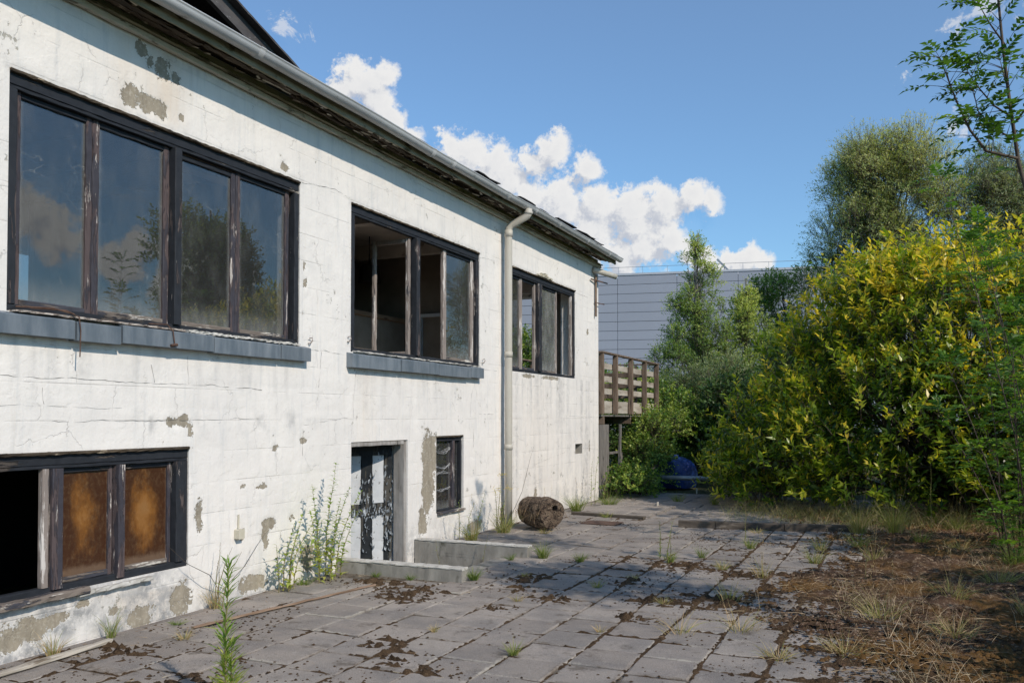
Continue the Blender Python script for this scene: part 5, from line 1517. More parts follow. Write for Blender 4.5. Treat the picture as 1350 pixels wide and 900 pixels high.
limbs(t, (0, 0, 0), [tuple(Pt[i]) for i in idx_], 0.032, M['sprig'], None, wob=.2)
# long shoots standing out of the outline
crown('shoots', t, [(a, b_, c_, d_, e_, f_) for a, b_, c_, d_, e_, f_ in lo[:7]], 420, 11, .13, .045, M['laurel'], .40, up=1.1, inner=.93, tmean=.6, tvar=.3, topy=.2, gap=.3, seed=77, twr=.006)
tw = MB()
for k in range(150):
    a = rnd.uniform(PI, 2 * PI); rr = rnd.uniform(.9, 2.3); zz = rnd.uniform(.8, 3.9)
    p0 = Vector((math.cos(a) * rr * 1.2 + rnd.uniform(-.8, 1.6), math.sin(a) * rr * .8, zz)); d0 = Vector((math.cos(a) * .5 + rnd.gauss(0, .3), math.sin(a) * .5, 1.0)).normalized()
    L = rnd.uniform(.3, .9); p1 = p0 + d0 * L * .5 + Vector((rnd.gauss(0, .04), rnd.gauss(0, .04), 0)); p2 = p0 + d0 * L
    tw.tube([p0, p1, p2], [.006, .004, .0015], 4, False)
    for _ in range(3):
        q0 = p0.lerp(p2, rnd.uniform(.3, .9)); tw.tube([q0, q0 + (d0 + Vector((rnd.gauss(0, .6), rnd.gauss(0, .6), 0))) * L * .3], [.003, .001], 3, False)
o = tw.build('dead_twigs', M['bark'], t); o['kind'] = 'stuff'
# laurel's dim inner leaves
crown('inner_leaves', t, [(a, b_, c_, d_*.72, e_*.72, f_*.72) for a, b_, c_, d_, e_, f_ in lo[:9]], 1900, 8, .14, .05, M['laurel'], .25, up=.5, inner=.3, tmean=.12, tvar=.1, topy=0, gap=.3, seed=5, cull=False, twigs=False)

# -- two willows behind
t = thing('willow_tree', 'tall grey-green willow tree left of the other above the laurel', 'tree', (5.15, 30, 0), group=None)
lo = sublobes(0, 0, 8.0, 2.35, 2.1, 2.7, 60, 0.85, 0.25, 1.25) + sublobes(0, 0, 5.6, 2.5, 2.2, 1.8, 34, .9)
Pt, _ = crown('leaves', t, lo, 12500, 9, 0.11, 0.024, M['willow'], 0.42, up=0.35, inner=0.25, tmean=.5, tvar=.25, cull=False, gap=.38, hang=.35, twr=.006, seed=9)
limbs(t, (0, 0, 0), [l[:3] for l in lo], 0.20, M['bark'], (0.1, 0, 10.4))
t = thing('willow_tree', 'pale grey-green willow tree at the right edge above the laurel', 'tree', (9.0, 31, 0))
lo = sublobes(-.4, 0, 7.6, 2.3, 2.0, 2.6, 50, 0.85, 0.2, 1.2) + sublobes(-.3, 0, 5.2, 2.6, 2.0, 1.8, 28, .9)
Pt, _ = crown('leaves', t, lo, 10000, 9, 0.11, 0.024, M['sallow'], 0.42, up=0.35, inner=0.25, tmean=.5, tvar=.25, cull=False, gap=.40, hang=.35, twr=.006, seed=19)
limbs(t, (0, 0, 0), [l[:3] for l in lo], 0.19, M['bark'], (-0.1, 0, 10.0))

# -- birches in the middle
def cone(cx, cy, z0, z1, r, n, s):
    out = []
    for i in range(n):
        tt = (i + rnd.random()) / n; z = z0 + (z1 - z0) * tt; rr = r * (1 - tt) ** .8 * math.sqrt(rnd.random()) * (1 if tt > .12 else .75)
        a = rnd.uniform(0, 2 * PI); sz = s * (1 - .72 * tt) * rnd.uniform(.7, 1.3)
        out.append((cx + rr * math.cos(a), cy + rr * math.sin(a), z, sz, sz, sz * 1.5))
    return out
t = thing('birch_tree', 'slender pointed birch standing before the grey warehouse', 'tree', (-0.55, 28, 0))
lo = cone(0, 0, 1.4, 7.3, 1.95, 70, .50)
crown('leaves', t, lo, 6200, 9, 0.062, 0.042, M['birch'], 0.30, up=0.45, inner=0.2, tmean=.42, tvar=.3, cull=False, gap=.37, hang=.2, seed=29)
limbs(t, (0, 0, 0), [l[:3] for l in lo], 0.085, M['bark'], (0.05, 0, 7.6), wob=.08)
t = thing('birch_tree', 'shorter birch crowding the pointed birch on its right', 'tree', (0.9, 28.6, 0))
lo = cone(0, 0, 1.0, 5.7, 1.9, 62, .52)
crown('leaves', t, lo, 5600, 9, 0.062, 0.042, M['birch'], 0.30, up=0.45, inner=0.2, tmean=.52, tvar=.3, cull=False, gap=.36, hang=.2, seed=39)
limbs(t, (0, 0, 0), [l[:3] for l in lo], 0.08, M['bark'], (0.05, 0, 6.1), wob=.08)
t = thing('dark_tree', 'small dark green tree between the birches and the laurel', 'tree', (1.75, 32, 0))
lo = sublobes(0, 0, 5.3, 1.35, 1.2, 1.5, 18, .6) + sublobes(0, 0, 3.2, 1.7, 1.4, 1.6, 16, .8)
crown('leaves', t, lo, 3600, 9, 0.085, 0.05, M['bramble'], 0.3, up=0.4, inner=0.3, tmean=.5, tvar=.3, cull=False, gap=.34, seed=49)
limbs(t, (0, 0, 0), [l[:3] for l in lo], 0.09, M['bark'], (0, 0, 6.4), wob=.1)

# -- sallow bush, brambles and ivy beneath the balcony
t = thing('sallow_bush', 'round pale grey-green bush right of the balcony', 'bush', (0.55, 23.5, 0))
lo = sublobes(0, 0, 2.25, .95, .9, 1.0, 16, .5) + sublobes(0, 0, 1.0, 1.2, 1.0, .8, 10, .6)
crown('leaves', t, lo, 2600, 9, 0.07, 0.026, M['sallow'], 0.24, up=0.5, inner=0.3, tmean=.5, tvar=.3, cull=False, gap=.33, seed=59)
limbs(t, (0, 0, 0), [l[:3] for l in lo], 0.035, M['sprig'], None)


def bramble(loc, lo, n, label, cat='bush', m_='bramble', L=.075, W=.055, seed=3, tm=.45, name='bramble_bush', twl=.26, gap=.33):
    t = thing(name, label, cat, loc)
    Pt, _ = crown('leaves', t, lo, n, 9, L, W, M[m_], twl, up=0.35, inner=0.35, tmean=tm, tvar=.3, cull=False, gap=gap, seed=seed, hang=.15)
    limbs(t, (0, 0, 0), [tuple(Pt[i]) for i in rng.choice(len(Pt), min(26, len(Pt)), replace=False)], 0.012, M['sprig'], None, wob=.15)
    return t


bramble((0.35, 17.6, 0), [(0, -.2, .25, .45, .7, .3), (-.05, .5, .55, .45, .5, .6), (.0, 1.2, .95, .42, .6, .8), (.1, -.9, .2, .5, .6, .28), (.15, 1.9, 1.35, .5, .5, .4), (-.1, 1.6, .4, .5, .6, .5)], 1500, 'sunlit green bramble mass climbing below the balcony', seed=4, tm=.6, L=.06, W=.045)
bramble((-1.3, 18.3, 0), [(0, 0, .8, 1.1, 1.6, .9)], 900, 'shaded ivy growing under the balcony deck', m_='dark_leaf', seed=6, name='ivy', L=.07, W=.06)
bramble((-0.2, 21.8, 0), [(0, 0, 1.1, 1.1, 1.0, 1.3), (.9, .6, .9, 1.0, .9, 1.1), (1.2, -.4, .9, .6, .6, .9)], 2200, 'dense green thicket behind the blue tank', seed=8, tm=.42)
bramble((2.9, 20.6, 0), [(0, 0, 1.2, 1.2, 1.1, 1.4), (1.1, -.2, 1.0, 1.1, 1.0, 1.2), (-1.2, .9, 1.3, .9, .8, 1.4), (0.5, 0.6, 2.2, 1, 1, 1.2)], 3200, 'dark green thicket between the blue tank and the laurel', seed=10, tm=.33, m_='dark_leaf', L=.10, W=.05)
bramble((3.1, 17.1, 0), [(0, 0, .55, .95, .8, .65), (.9, -.3, .5, .8, .7, .55), (-.6, .6, .6, .6, .6, .6)], 1500, 'low laurel sprouts at the left foot of the laurel bush', m_='laurel', seed=12, tm=.38, L=.12, W=.042, name='laurel_sprouts')
bramble((-2.4, 22.6, 0), [(0, 0, 2.2, .8, .8, 1.1), (.9, .6, 1.9, .8, .8, 1.0), (-1, .6, 2.4, .8, .8, 1.2), (0, 0, .8, 1.6, 1, 1)], 1900, 'light green young trees rising behind the balcony', m_='birch', seed=14, tm=.65, L=.07, W=.045, name='young_tree', gap=.38)
bramble((-4.6, 20.0, 0), [(0, 0, 2.4, 1.4, 1.4, 1.9), (1.3, .4, 2.2, 1.2, 1.2, 1.6)], 2600, 'green bush seen through the far window of the building', seed=15, tm=.5, name='bush')
# bush line before the warehouse foot
for i, (x, y, h, r, lb) in enumerate([(-16, 46, 4.5, 4, 'distant hedge at the left foot of the warehouse'), (-7, 45, 4.2, 4, 'distant hedge behind the birches'), (2, 44, 5.0, 4, 'distant hedge behind the laurel'), (11, 42, 6.5, 4.5, 'distant trees behind the willows'), (21, 36, 7, 5, 'distant trees beyond the right edge')]):
    t = thing('hedge', lb, 'hedge', (x, y, 0))
    lo = [(rnd.uniform(-r, r), rnd.uniform(-1.5, 1.5), h * rnd.uniform(.35, .7), 1.8, 1.5, h * .3) for _ in range(12)]
    crown('leaves', t, lo, 2200, 8, .17, .09, M['bramble'], .5, up=.4, inner=.5, tmean=.4, tvar=.3, cull=False, gap=.25, seed=20 + i, twigs=False)
    limbs(t, (0, 0, 0), [l[:3] for l in lo], 0.06, M['bark'], None)


# -- ash saplings with feathered leaves
def pinnate(P, D, Lr, npair, LL, WW, ms, tint):
    """append one feathered leaf: rachis from P along D, drooping, with leaflets"""
    D = Vector(D).normalized(); up = Vector((0, 0, 1))
    side = D.cross(up); side = side.normalized() if side.length > .05 else Vector((1, 0, 0))
    nrm = side.cross(D).normalized()
    pts = [Vector(P) + D * Lr * s - up * Lr * 0.30 * s * s for s in (0, .25, .5, .75, 1)]
    ms['r'].tube(pts, [.0022, .002, .0018, .0014, .001], 4, False)
    for k in range(npair):
        s = 0.28 + 0.68 * k / (npair - 1)
        c = Vector(P) + D * Lr * s - up * Lr * .30 * s * s
        for sg in (-1, 1):
            d = (side * sg + D * .55 + up * rnd.uniform(-.35, .15) + Vector((rnd.gauss(0, .12), rnd.gauss(0, .12), rnd.gauss(0, .12)))).normalized()
            ms['P'].append(c[:]); ms['D'].append(d[:]); ms['N'].append((nrm + Vector((rnd.gauss(0, .3), rnd.gauss(0, .3), rnd.gauss(0, .3))))[:])
            ms['L'].append(LL * rnd.uniform(.8, 1.15) * (1 - .25 * abs(s - .6))); ms['W'].append(WW * rnd.uniform(.85, 1.15)); ms['t'].append(min(1, max(0, tint + rnd.gauss(0, .12))))
    c = pts[-1]; ms['P'].append(c[:]); ms['D'].append((D - up * .6)[:]); ms['N'].append(nrm[:]); ms['L'].append(LL); ms['W'].append(WW); ms['t'].append(tint)


def ash(loc, label, stems, per, Lr, LL, WW, name='ash_sapling', topclear=True, tm=.4, tipn=5):
    t = thing(name, label, 'tree', loc)
    ms = dict(r=MB(), P=[], D=[], N=[], L=[], W=[], t=[])
    wd_ = MB()
    L0 = Vector(loc)
    for pts, r0, dens in stems:
        pts = [Vector(p) - L0 for p in pts]
        n = len(pts)
        wd_.tube(pts, [r0 * (1 - .72 * i / (n - 1)) for i in range(n)], 8)
        for i in range(n - 1):
            seg = (pts[i+1] - pts[i]).length
            for _ in range(int(per * seg * dens + rnd.random())):
                s = rnd.random(); c = pts[i].lerp(pts[i+1], s); ax_ = (pts[i+1] - pts[i]).normalized()
                a = Vector((rnd.gauss(0, 1), rnd.gauss(0, 1), rnd.gauss(0, .35))); a = (a - ax_ * a.dot(ax_)).normalized()
                d = (a + ax_ * .45 + Vector((0, 0, .25))).normalized()
                # short side shoot then leaf
                e = c + d * rnd.uniform(.02, .12); ms['r'].tube([c, e], [.004, .0025], 4, False)
                pinnate(e, d, Lr * rnd.uniform(.75, 1.15), 5, LL, WW, ms, tm + rnd.gauss(0, .15))
        for _ in range(tipn):
            ax_ = (pts[-1] - pts[-2]).normalized(); d = (ax_ + Vector((rnd.gauss(0, .7), rnd.gauss(0, .7), rnd.gauss(0, .35)))).normalized()
            pinnate(pts[-1], d, Lr * rnd.uniform(.75, 1.1), 5, LL, WW, ms, tm + rnd.gauss(0, .15))
    wd_.build('stems', M['sprig'], t, smooth=True)
    o = ms['r'].build('leaf_stalks', M['sprig'], t); o['kind'] = 'stuff'
    V, F, tt = leaves(np.array(ms['P']), np.array(ms['D']), np.array(ms['N']), np.array(ms['L']), np.array(ms['W']), np.array(ms['t']))
    o = np_mesh('leaves', V, F, M['ash'], t, tint=tt); o['kind'] = 'stuff'
    return t


ash((7.1, 8.6, 0), 'young ash tree with feathered leaves reaching into the sky at upper right',
    [([(7.1, 8.6, 0), (6.95, 8.45, 0.9), (6.72, 8.26, 1.9), (6.44, 8.10, 2.9), (6.26, 8.03, 3.66), (6.2, 7.99, 4.13), (6.15, 7.96, 4.62), (6.12, 7.93, 4.99), (6.1, 7.91, 5.5)], .024, .55),
     ([(6.25, 8.02, 3.70), (6.02, 7.92, 3.76), (5.9, 7.86, 3.93), (5.80, 7.81, 4.17), (5.73, 7.78, 4.38), (5.68, 7.75, 4.52)], .013, 1.9),
     ([(6.24, 8.02, 3.85), (6.08, 7.94, 3.94), (5.96, 7.89, 4.09), (5.93, 7.87, 4.25)], .009, 1.2),
     ([(6.22, 8.0, 4.03), (6.08, 7.94, 4.13), (5.94, 7.87, 4.31), (5.88, 7.84, 4.42)], .009, 1.7),
     ([(6.2, 7.99, 4.2), (6.16, 7.97, 4.37), (6.13, 7.96, 4.5)], .007, 1.5),
     ([(6.17, 7.97, 4.62), (6.05, 7.9, 4.80), (5.96, 7.86, 4.98)], .008, 1.2),
     ([(6.24, 8.02, 4.0), (6.42, 8.1, 4.25), (6.55, 8.2, 4.6)], .010, 1.6)],
    13, 0.27, 0.078, 0.030, tm=.35)
# ash regrowth filling the right edge further back
stems = []
for i in range(22):
    bx, by = rnd.uniform(6.42, 7.5), rnd.uniform(10.2, 12.6); h = rnd.uniform(1.6, 4.1)
    lx, ly = rnd.uniform(-.95, .1), rnd.uniform(-.5, .4)
    stems.append(([(bx, by, 0), (bx + lx * .2, by + ly * .2, h * .35), (bx + lx * .6, by + ly * .6, h * .7), (bx + lx, by + ly, h)], .009, 1.15))
ash((7.4, 11.5, 0), 'dense dull green ash regrowth at the right edge before the laurel', stems, 12, 0.25, 0.078, 0.030, name='ash_thicket', tm=.5, tipn=6)
t = thing('poplar_tree', 'tall leafy tree mirrored in the panes of the nearest upper window', 'tree', (12.6, 19.2, 0))
lo = sublobes(0, 0, 5.2, 1.7, 1.6, 2.6, 30, .8, .3, 1.2)
crown('leaves', t, lo, 4200, 9, 0.13, 0.06, M['bramble'], 0.35, up=0.4, inner=0.3, tmean=.4, tvar=.3, cull=False, gap=.36, seed=71)
limbs(t, (0, 0, 0), [l[:3] for l in lo], 0.16, M['bark'], (0.1, 0, 7.6))
# trees off to the right whose shade and reflection reach the yard
t = thing('small_tree', 'small leafy tree at the right of the yard shading the middle paving', 'tree', (8.2, 5.6, 0))
lo = sublobes(0, 0, 4.3, .85, .7, .8, 14, .42)
crown('leaves', t, lo, 700, 9, 0.09, 0.04, M['ash'], 0.3, up=0.4, inner=0.2, tmean=.4, tvar=.3, cull=False, gap=.42, seed=73)
limbs(t, (0, 0, 0), [l[:3] for l in lo], 0.06, M['bark'], (0.1, 0, 5.0))
for i, (x, y, h, lb) in enumerate([(9.0, 7.6, 2.5, 'leafy shrub shading the litter below the ash thicket'), (8.6, 5.7, 1.9, 'leafy shrub shading the middle of the litter ground'), (11.2, 6.6, 3.0, 'bushy green shrub to the right of the litter ground'), (12.2, 9.6, 3.8, 'tall green shrub to the right of the ash thicket'), (10.8, 3.4, 1.8, 'low green shrub at the right of the yard')]):
    bramble((x, y, 0), [(0, 0, h * .55, 1.1, 1.3, h * .45), (.3, .9, h * .4, .9, .9, h * .4), (-.4, -.8, h * .35, .8, .9, h * .35)], 1500, lb, seed=60 + i, tm=.4, L=.1, W=.05, name='shrub')


# ==================================================================== WEEDS AND GRASS
def tuft(loc, n, h, spread, green, label, w=.004, name='grass_tuft', seed_heads=0, mat_='grass', cat='grass'):
    """green 0 dry .. 1 green"""
    a = rng.uniform(0, 2 * PI, n); r = rng.uniform(0, spread * .35, n)
    P = np.stack([r * np.cos(a), r * np.sin(a), np.zeros(n)], 1)
    lean = rng.uniform(.1, 1.0, n) * spread / max(h, .05)
    D = np.stack([np.cos(a) * lean, np.sin(a) * lean, np.ones(n)], 1)
    L = h * rng.uniform(.45, 1.0, n)
    t_ = np.clip(rng.normal(.85 - .62 * green, .18, n), 0, 1)
    V, F, tt = blades(P, D, L, np.full(n, w) * rng.uniform(.7, 1.3, n), rng.uniform(.05, .55, n), t_, 4)
    if seed_heads:
        k = seed_heads
        a = rng.uniform(0, 2 * PI, k); ln = rng.uniform(.05, .3, k)
        D2 = np.stack([np.cos(a) * ln, np.sin(a) * ln, np.ones(k)], 1); P2 = np.zeros((k, 3)); L2 = h * rng.uniform(1.0, 1.6, k)
        V2, F2, t2 = blades(P2, D2, L2, np.full(k, w * .6), rng.uniform(.0, .15, k), np.full(k, .85), 4)
        F = np.concatenate([F, F2 + len(V)]); V = np.concatenate([V, V2]); tt = np.concatenate([tt, t2])
        tips = P2 + D2 / np.linalg.norm(D2, axis=1, keepdims=True) * (L2 * .86)[:, None]
        m_ = 9
        TP = np.repeat(tips, m_, 0) + rng.normal(0, .006, (k * m_, 3)); TP[:, 2] += np.tile(np.linspace(0, .09, m_), k)
        V3, F3, t3 = blades(TP, np.repeat(D2, m_, 0) + rng.normal(0, .3, (k * m_, 3)), np.full(k * m_, .022), np.full(k * m_, .004), np.zeros(k * m_), np.full(k * m_, .9), 1)
        F = np.concatenate([F, F3 + len(V)]); V = np.concatenate([V, V3]); tt = np.concatenate([tt, t3])
    o = np_mesh(name, V, F, M[mat_], None, (loc[0], loc[1], loc[2] if len(loc) > 2 else 0.0), tint=tt)
    return tag(o, label, cat)


TU = [((2.96, 5.33), 60, .15, .09, .55, 'half dry grass tuft in the near paving at bottom centre'),
      ((2.17, 5.66), 40, .09, .06, .05, 'small orange-brown dry tuft in the paving joint'),
      ((1.66, 9.10), 150, .26, .15, .9, 'bright green grass tuft at the end of the far low wall'),
      ((2.12, 9.05), 110, .16, .12, .95, 'round yellow-green grass tuft alone on the paving'),
      ((1.52, 7.62), 130, .18, .12, 1.1, 'leafy green tuft at the end of the near low wall'),
      ((1.36, 8.85), 60, .12, .11, 1.0, 'little green tuft before the far low wall end'),
      ((2.75, 7.75), 60, .14, .12, .45, 'sparse tuft in the shaded band of paving'),
      ((3.70, 10.8), 90, .22, .14, .85, 'green tuft left of the dark litter beside the shade'),
      ((3.30, 9.85), 70, .2, .12, .85, 'pale green tuft right of the tall green spike'),
      ((3.05, 9.4), 80, .2, .11, .75, 'green tuft at the moss patch left of the green spike'),
      ((0.35, 13.9), 260, .42, .30, .7, 'long grass against the wall beyond the log'),
      ((0.6, 14.9), 220, .40, .34, .85, 'green grass at the far wall corner'),
      ((1.55, 16.2), 120, .28, .25, .8, 'grass clump on the far paving below the brambles'),
      ((2.3, 15.9), 110, .35, .2, .8, 'grass clump before the blue tank'),
      ((3.2, 14.9), 110, .35, .25, .7, 'green clump at the left foot of the laurel'),
      ((4.85, 12.8), 260, .62, .30, .3, 'tall straw grass with seed heads right of the timber edging'),
      ((5.3, 12.9), 240, .68, .28, .45, 'tall pale grass with feathery heads before the laurel'),
      ((4.3, 13.4), 120, .22, .35, .05, 'flattened tan dry grass on the timber edging'),
      ((3.55, 12.3), 70, .12, .25, .05, 'dry tan grass before the timber edging'),
      ((6.45, 10.3), 160, .42, .25, .9, 'green weeds at the right edge of the litter'),
      ((5.6, 12.0), 100, .3, .22, .9, 'fresh green clump on the litter before the laurel'),
      ((6.2, 9.2), 120, .35, .3, .25, 'brown dry clump on the litter near the right edge'),
      ((5.2, 7.4), 90, .35, .35, .15, 'arching dry grass on the dark litter'),
      ((5.75, 8.3), 90, .32, .3, .2, 'thin straw clump in the middle of the litter'),
      ((4.25, 6.6), 55, .30, .35, .05, 'arching straw blades over the near paving'),
      ((3.85, 6.35), 40, .26, .3, .05, 'few straw blades bending over the paving joint'),
      ((4.0, 7.6), 60, .30, .22, .2, 'grey dry grass at the edge of the paving shade'),
      ((4.1, 8.9), 60, .32, .2, .05, 'straw clump at the left edge of the litter'),
      ((5.0, 6.2), 90, .2, .3, .05, 'short tangled straw near the bottom right corner'),
      ((4.6, 5.95), 80, .16, .28, .05, 'matted straw at the bottom right paving edge'),
      ((0.10, 5.62), 70, .30, .12, .0, 'reddish dry stalk clump at the wall by the basement window'),
      ((0.12, 4.55), 60, .28, .09, .55, 'thin pale green tuft under the brown panes'),
      ((0.16, 4.05), 60, .25, .10, .0, 'dry clump at the wall under the black opening'),
      ((0.62, 4.75), 50, .13, .14, .1, 'dry brown tuft on the paving near the plank'),
      ((0.25, 5.05), 40, .08, .12, .95, 'low green patch at the wall foot'),
      ((0.16, 6.72), 80, .14, .16, 1.05, 'low green weeds between the tall weeds'),
      ((0.30, 10.0), 150, .38, .2, .35, 'dry yellow grass under the small basement window'),
      ((0.35, 10.9), 180, .42, .25, .45, 'yellowing grass left of the downpipe'),
      ((0.9, 11.05), 80, .12, .18, .0, 'brown dry tuft in front of the log'),
      ((2.55, 12.6), 60, .1, .2, .0, 'faded dry tuft left of the timber edging'),
      ((0.55, 7.36), 60, .09, .10, 1.1, 'small green tuft at the foot of the near low wall'),
      ((0.95, 7.36), 60, .10, .10, 1.1, 'green tuft midway along the near low wall'),
      ((0.5, 8.95), 70, .3, .12, .8, 'weeds growing in the sunken steps by the far low wall'),
      ((2.3, 6.9), 40, .1, .12, .1, 'dry tuft in the moss patch on the paving'),
      ((3.3, 6.15), 35, .1, .08, .05, 'little brown tuft in a near paving joint'),
      ((6.8, 12.4), 120, .5, .3, .8, 'tall green grass before the ash thicket'),
      ((6.1, 13.6), 110, .4, .3, .5, 'half dry grass at the laurel foot'),
      ((4.5, 11.0), 60, .25, .2, .3, 'thin brown stalks beyond the shaded paving'),
      ((2.95, 8.25), 45, .10, .10, .3, 'tiny dry tuft in the shaded moss patch'),
      ((3.65, 9.2), 80, .16, .16, .15, 'rusty dry tuft on the moss patch left of the litter'),
      ((3.5, 7.3), 60, .12, .14, .1, 'brown tuft in the moss patch before the shade band'),
      ((1.9, 8.0), 50, .08, .12, .1, 'flat dry tuft on the moss near the low wall ends'),
      ((4.5, 10.0), 90, .28, .2, .5, 'half green tuft at the left rim of the litter beyond the shade'),
      ((4.9, 11.4), 110, .30, .25, .75, 'greenish clump on the litter between the straw tufts and the paving'),
      ((6.0, 11.3), 110, .30, .3, .1, 'tangled tan grass on the far litter'),
      ((5.7, 7.0), 100, .26, .35, .0, 'tangled pale stalks on the near litter'),
      ((6.3, 7.9), 100, .30, .3, .05, 'bleached straw clump at the right of the near litter'),
      ((1.1, 13.2), 80, .16, .2, .6, 'weedy tuft growing along the dark wet board'),
      ((0.3, 12.6), 160, .34, .22, .45, 'yellowish wall foot grass between the log and the long grass'),
      ((5.1, 10.2), 60, .35, .2, .2, 'upright brown stalks in the dark litter')]
for (p_, n_, h_, s_, g_, lb) in TU:
    z_ = -0.62 if 'sunken' in lb else ground_z(*p_)
    tuft((p_[0], p_[1], z_), n_, h_ * (2.0 if 'sunken' in lb else 1), s_, g_, lb, seed_heads=8 if 'heads' in lb else (4 if h_ > .3 else 0))
# rough grass and dead stalks as uncountable cover
def w_back(X, Y):
    return np.clip(1.2 - np.abs(Y - (14.2 + .0 * X)) / 1.1, 0, 1) * np.clip((X - 2.6) / 1.0, 0, 1)
for nm, fn_, n_, x0, x1, y0, y1, hh, gr, lb in (('rough_grass', w_back, 6500, 2.6, 10, 12.6, 15.0, .42, .18, 'rough green and dry grass along the foot of the laurel'),
                                            ('dead_stalks', lambda X, Y: w_lit(X, Y) * np.clip((fbm(X * 2, Y * 2, 91, 3) - .5) * 9, .03, 1), 5200, 3.9, 9.0, 5.0, 13.5, .22, .02, 'thin upright dead stalks over the dark litter')):
    X, Y = scatter_rect(n_, x0, x1, y0, y1, fn_)
    n = len(X); a = rng.uniform(0, 2 * PI, n); ln = rng.uniform(.1, .9, n)
    P = np.stack([X, Y, np.array([ground_z(a_, b2) for a_, b2 in zip(X, Y)]) - .01], 1)
    V, F, tt = blades(P, np.stack([np.cos(a) * ln, np.sin(a) * ln, np.ones(n)], 1), hh * rng.uniform(.3, 1.2, n), rng.uniform(.002, .004, n), rng.uniform(0, .6, n), np.clip(rng.normal(.85 - .62 * gr, .25, n), 0, 1), 3)
    o = np_mesh(nm, V, F, M['grass' if gr > .1 else 'straw'], tint=tt); o['kind'] = 'stuff'; tag(o, lb, 'grass')
# fallen leaves under the laurel
n = 2600
X = rng.uniform(3.6, 10.5, n); Y = 14.0 + rng.normal(.4, .6, n)
V, F, tt = leaves(np.stack([X, Y, rng.uniform(0.02, .06, n)], 1), unit(n) * np.array([1, 1, .25]), np.tile([0, 0, 1.], (n, 1)) + unit(n) * .4, rng.uniform(.05, .1, n), rng.uniform(.02, .04, n), rng.uniform(0, 1, n))
fm = leaf_mat('fallen_leaf', [(0, (.06, .03, .018)), (.6, (.22, .10, .05)), (1, (.42, .26, .14))], .1, .6)
o = np_mesh('fallen_leaves', V, F, fm, tint=tt); o['kind'] = 'stuff'; tag(o, 'reddish brown fallen leaves on the ground beneath the laurel', 'leaves')


def weed(loc, label, stems, leafL, leafW, m_='weed', name='tall_weed', dens=60, tm=.5, spiral=True, lowdead=.3, up=.35, rstem=.005, flower=None, droopy=.3, taper=.6, cat='weed'):
    """stems: list of (lean x, lean y, height, base dx, base dy)"""
    t = thing(name, label, cat, (loc[0], loc[1], loc[2] if len(loc) > 2 else 0))
    sb = MB(); P = []; D = []; N = []; L = []; W = []; T = []
    for (lx, ly, h, bx, by) in stems:
        pts = [Vector((bx + lx * s * s * h, by + ly * s * s * h, h * s)) + Vector((rnd.gauss(0, .004), rnd.gauss(0, .004), 0)) for s in (0, .2, .4, .6, .8, 1)]
        sb.tube(pts, [rstem, rstem * .9, rstem * .8, rstem * .6, rstem * .4, rstem * .2], 5)
        n = int(dens * h)
        for i in range(n):
            s = (i + rnd.random()) / n
            if s < lowdead and rnd.random() < .6: continue
            j = min(4, int(s * 5)); c = pts[j].lerp(pts[j+1], s * 5 - j)
            a = i * 2.4 + rnd.gauss(0, .7)
            d = Vector((math.cos(a), math.sin(a), up + rnd.gauss(0, .3)))
            P.append(c[:]); D.append(d[:]); N.append((-d.x * .4, -d.y * .4, 1)); k = (1 - taper * s) * rnd.uniform(.5, 1.5)
            L.append(leafL * k); W.append(leafW * k); T.append(min(1, max(0, tm + rnd.gauss(0, .16) + (.25 if s < .35 else 0))))
    sb.build('stem', M['stem'], t)
    V, F, tt = leaves(np.array(P), np.array(D), np.array(N), np.array(L), np.array(W), np.array(T), droop=droopy)
    o = np_mesh('leaves', V, F, M[m_], t, tint=tt); o['kind'] = 'stuff'
    if flower:
        fp = []
        for (lx, ly, h, bx, by) in stems:
            for _ in range(flower): fp.append((bx + lx * h + rnd.gauss(0, .035), by + ly * h + rnd.gauss(0, .035), h + rnd.gauss(0, .02)))
        fp = np.array(fp); k = 6
        PP = np.repeat(fp, k, 0); DD = unit(len(PP)) * np.array([1, 1, .4])
        V, F, tt = leaves(PP, DD, np.tile([0, 0, 1.], (len(PP), 1)), np.full(len(PP), .014), np.full(len(PP), .007), rng.uniform(0, 1, len(PP)))
        o = np_mesh('flowers', V, F, M['flower'], t, tint=tt); o['kind'] = 'stuff'
    return t


M['stem'] = simple('weed_stem', (0.16, 0.12, 0.06), (0.22, 0.20, 0.09), 12)
weed((1.91, 3.75), 'bright green leafy spike standing alone in the near paving', [(.02, .01, .79, 0, 0), (-.06, .05, .34, .03, .02)], .12, .015, dens=270, tm=.6, lowdead=0, up=1.1, rstem=.006, droopy=.12, taper=.5)
weed((0.16, 6.42), 'dark stemmed leggy weed against the wall with few top leaves', [(.1, .15, .62, 0, 0), (.2, .35, .66, .03, .05), (-.05, .4, .7, 0, .08), (.1, -.2, .45, 0, -.06), (.15, .55, .62, .02, .12), (0.1, .05, .5, .05, .02)], .09, .038, tm=.75, dens=66, lowdead=.4, up=.5)
weed((0.20, 7.0), 'tallest green-yellow weed against the wall left of the door', [(.05, .10, 1.15, 0, 0), (.1, .22, .9, .03, .05), (-.02, -.12, .95, 0, -.08), (.15, .3, .85, .05, .1), (.05, -.28, .72, .02, -.12), (.12, .05, .8, .06, 0), (.1, .38, .66, .06, .16)], .10, .042, tm=.66, dens=85, lowdead=.18, up=.5)
weed((0.13, 5.60), 'reddish dead weed stalks at the corner by the basement window', [(.1, .25, .5, 0, 0), (.1, -.1, .42, 0, .03), (.1, .4, .45, .02, .05), (0, .12, .55, 0, -.02)], .03, .006, m_='straw', tm=.05, dens=60, lowdead=0, up=1.4)
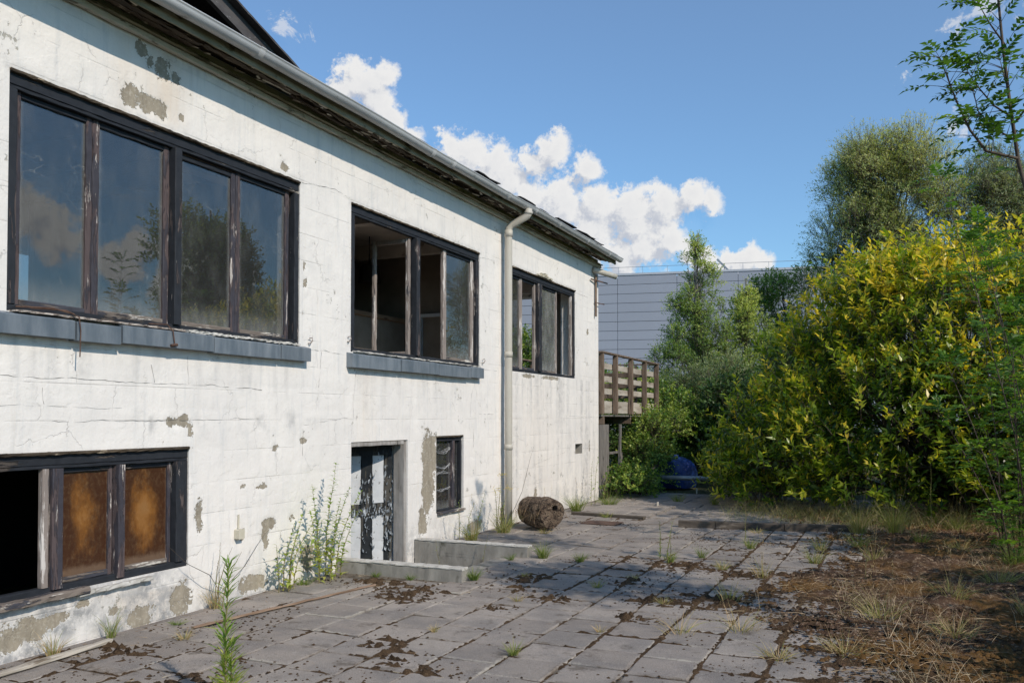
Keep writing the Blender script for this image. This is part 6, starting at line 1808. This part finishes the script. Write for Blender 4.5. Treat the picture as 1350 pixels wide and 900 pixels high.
weed((0.28, 10.85), 'yellow flowered ragwort beside the cream downpipe', [(.05, .05, .80, 0, 0), (.1, -.3, .62, .02, -.06), (.1, .2, .6, .02, .06)], .07, .025, tm=.8, dens=60, flower=22, up=.6, name='ragwort')
weed((0.25, 9.95), 'leggy green weeds below the small basement window', [(.2, .1, .5, 0, 0), (.1, -.2, .55, 0, -.2), (.1, .2, .45, .05, .2), (.2, 0, .6, .1, .1)], .07, .02, tm=.65, dens=60, up=.6)
weed((0.3, 15.0), 'tall leafy weed against the wall near the far corner', [(.05, .1, .95, 0, 0), (.1, -.2, .8, 0, -.2), (.1, .2, .7, .1, .25), (.2, .0, .6, .15, 0)], .08, .04, tm=.5, dens=34, up=.4)
weed((2.88, 9.62), 'narrow bright green spike in the middle of the paving', [(0, 0, .42, 0, 0)], .05, .010, dens=190, tm=.3, lowdead=0, up=1.2)
weed((3.02, 9.38), 'leaning green weed beside the moss patch', [(.1, .3, .5, 0, 0), (0, -.1, .3, .04, 0)], .05, .014, dens=80, tm=.4, up=.7, lowdead=.1)
weed((3.62, 10.9), 'thin green spike in the tuft left of the litter', [(0, .1, .42, 0, 0)], .04, .01, dens=120, tm=.3, up=1.)
weed((0.95, 8.92), 'slender pale weed rising from the sunken steps', [(.1, .05, .85, 0, 0), (-.1, 0, .75, -.5, 0)], .05, .02, dens=36, tm=.6, up=.5) .location.z = -.6
weed((5.75, 12.7), 'tall thin green stalk before the dark middle of the laurel', [(0.0, 0, 1.0, 0, 0)], .035, .008, dens=110, tm=.75, lowdead=.1, up=1.0)
weed((6.5, 10.6), 'bushy green weed at the right edge of the yard', [(.1 * math.cos(k), .1 * math.sin(k), .45 + .1 * (k % 3), .08 * math.cos(k), .08 * math.sin(k)) for k in range(8)], .06, .014, dens=70, tm=.35, lowdead=.1, up=.7)
weed((5.05, 9.1), 'brown upright stalk standing in the dark litter', [(0.05, 0, .42, 0, 0)], .02, .005, m_='straw', dens=120, tm=.2, lowdead=0, up=1.4)
# thin bare arching bramble canes by the wall
o = tag(MB().tube([(0.05, 5.75, 0.12), (0.12, 5.95, 0.3), (0.1, 6.2, .52), (.05, 6.45, .62)], [.003, .003, .002, .001], 4).tube([(0.05, 5.7, 0.15), (0.15, 5.5, 0.3), (0.1, 5.3, .42), (.05, 5.1, .62)], [.003, .003, .002, .001], 4)
        .tube([(.1, 11.6, .05), (.3, 11.65, .5), (.32, 11.9, .95), (.3, 12.1, 1.15)], [.004, .003, .002, .001], 4).build('dead_cane', M['sprig']), 'thin bare canes arching beside the white wall', 'cane')
# sticks on the litter
mb = MB()
for i in range(60):
    x, y = rnd.uniform(4.4, 8.5), rnd.uniform(5.6, 12.5); a = rnd.uniform(0, 6.28); L = rnd.uniform(.15, .6)
    z = ground_z(x, y) + .015
    mb.tube([(x, y, z), (x + math.cos(a) * L * .5, y + math.sin(a) * L * .5, z + rnd.uniform(0, .05)), (x + math.cos(a + .3) * L, y + math.sin(a + .3) * L, z)], [.004, .003, .0015], 4)
o = mb.build('fallen_sticks', M['straw']); o['kind'] = 'stuff'; tag(o, 'pale fallen sticks scattered over the dark litter', 'sticks')
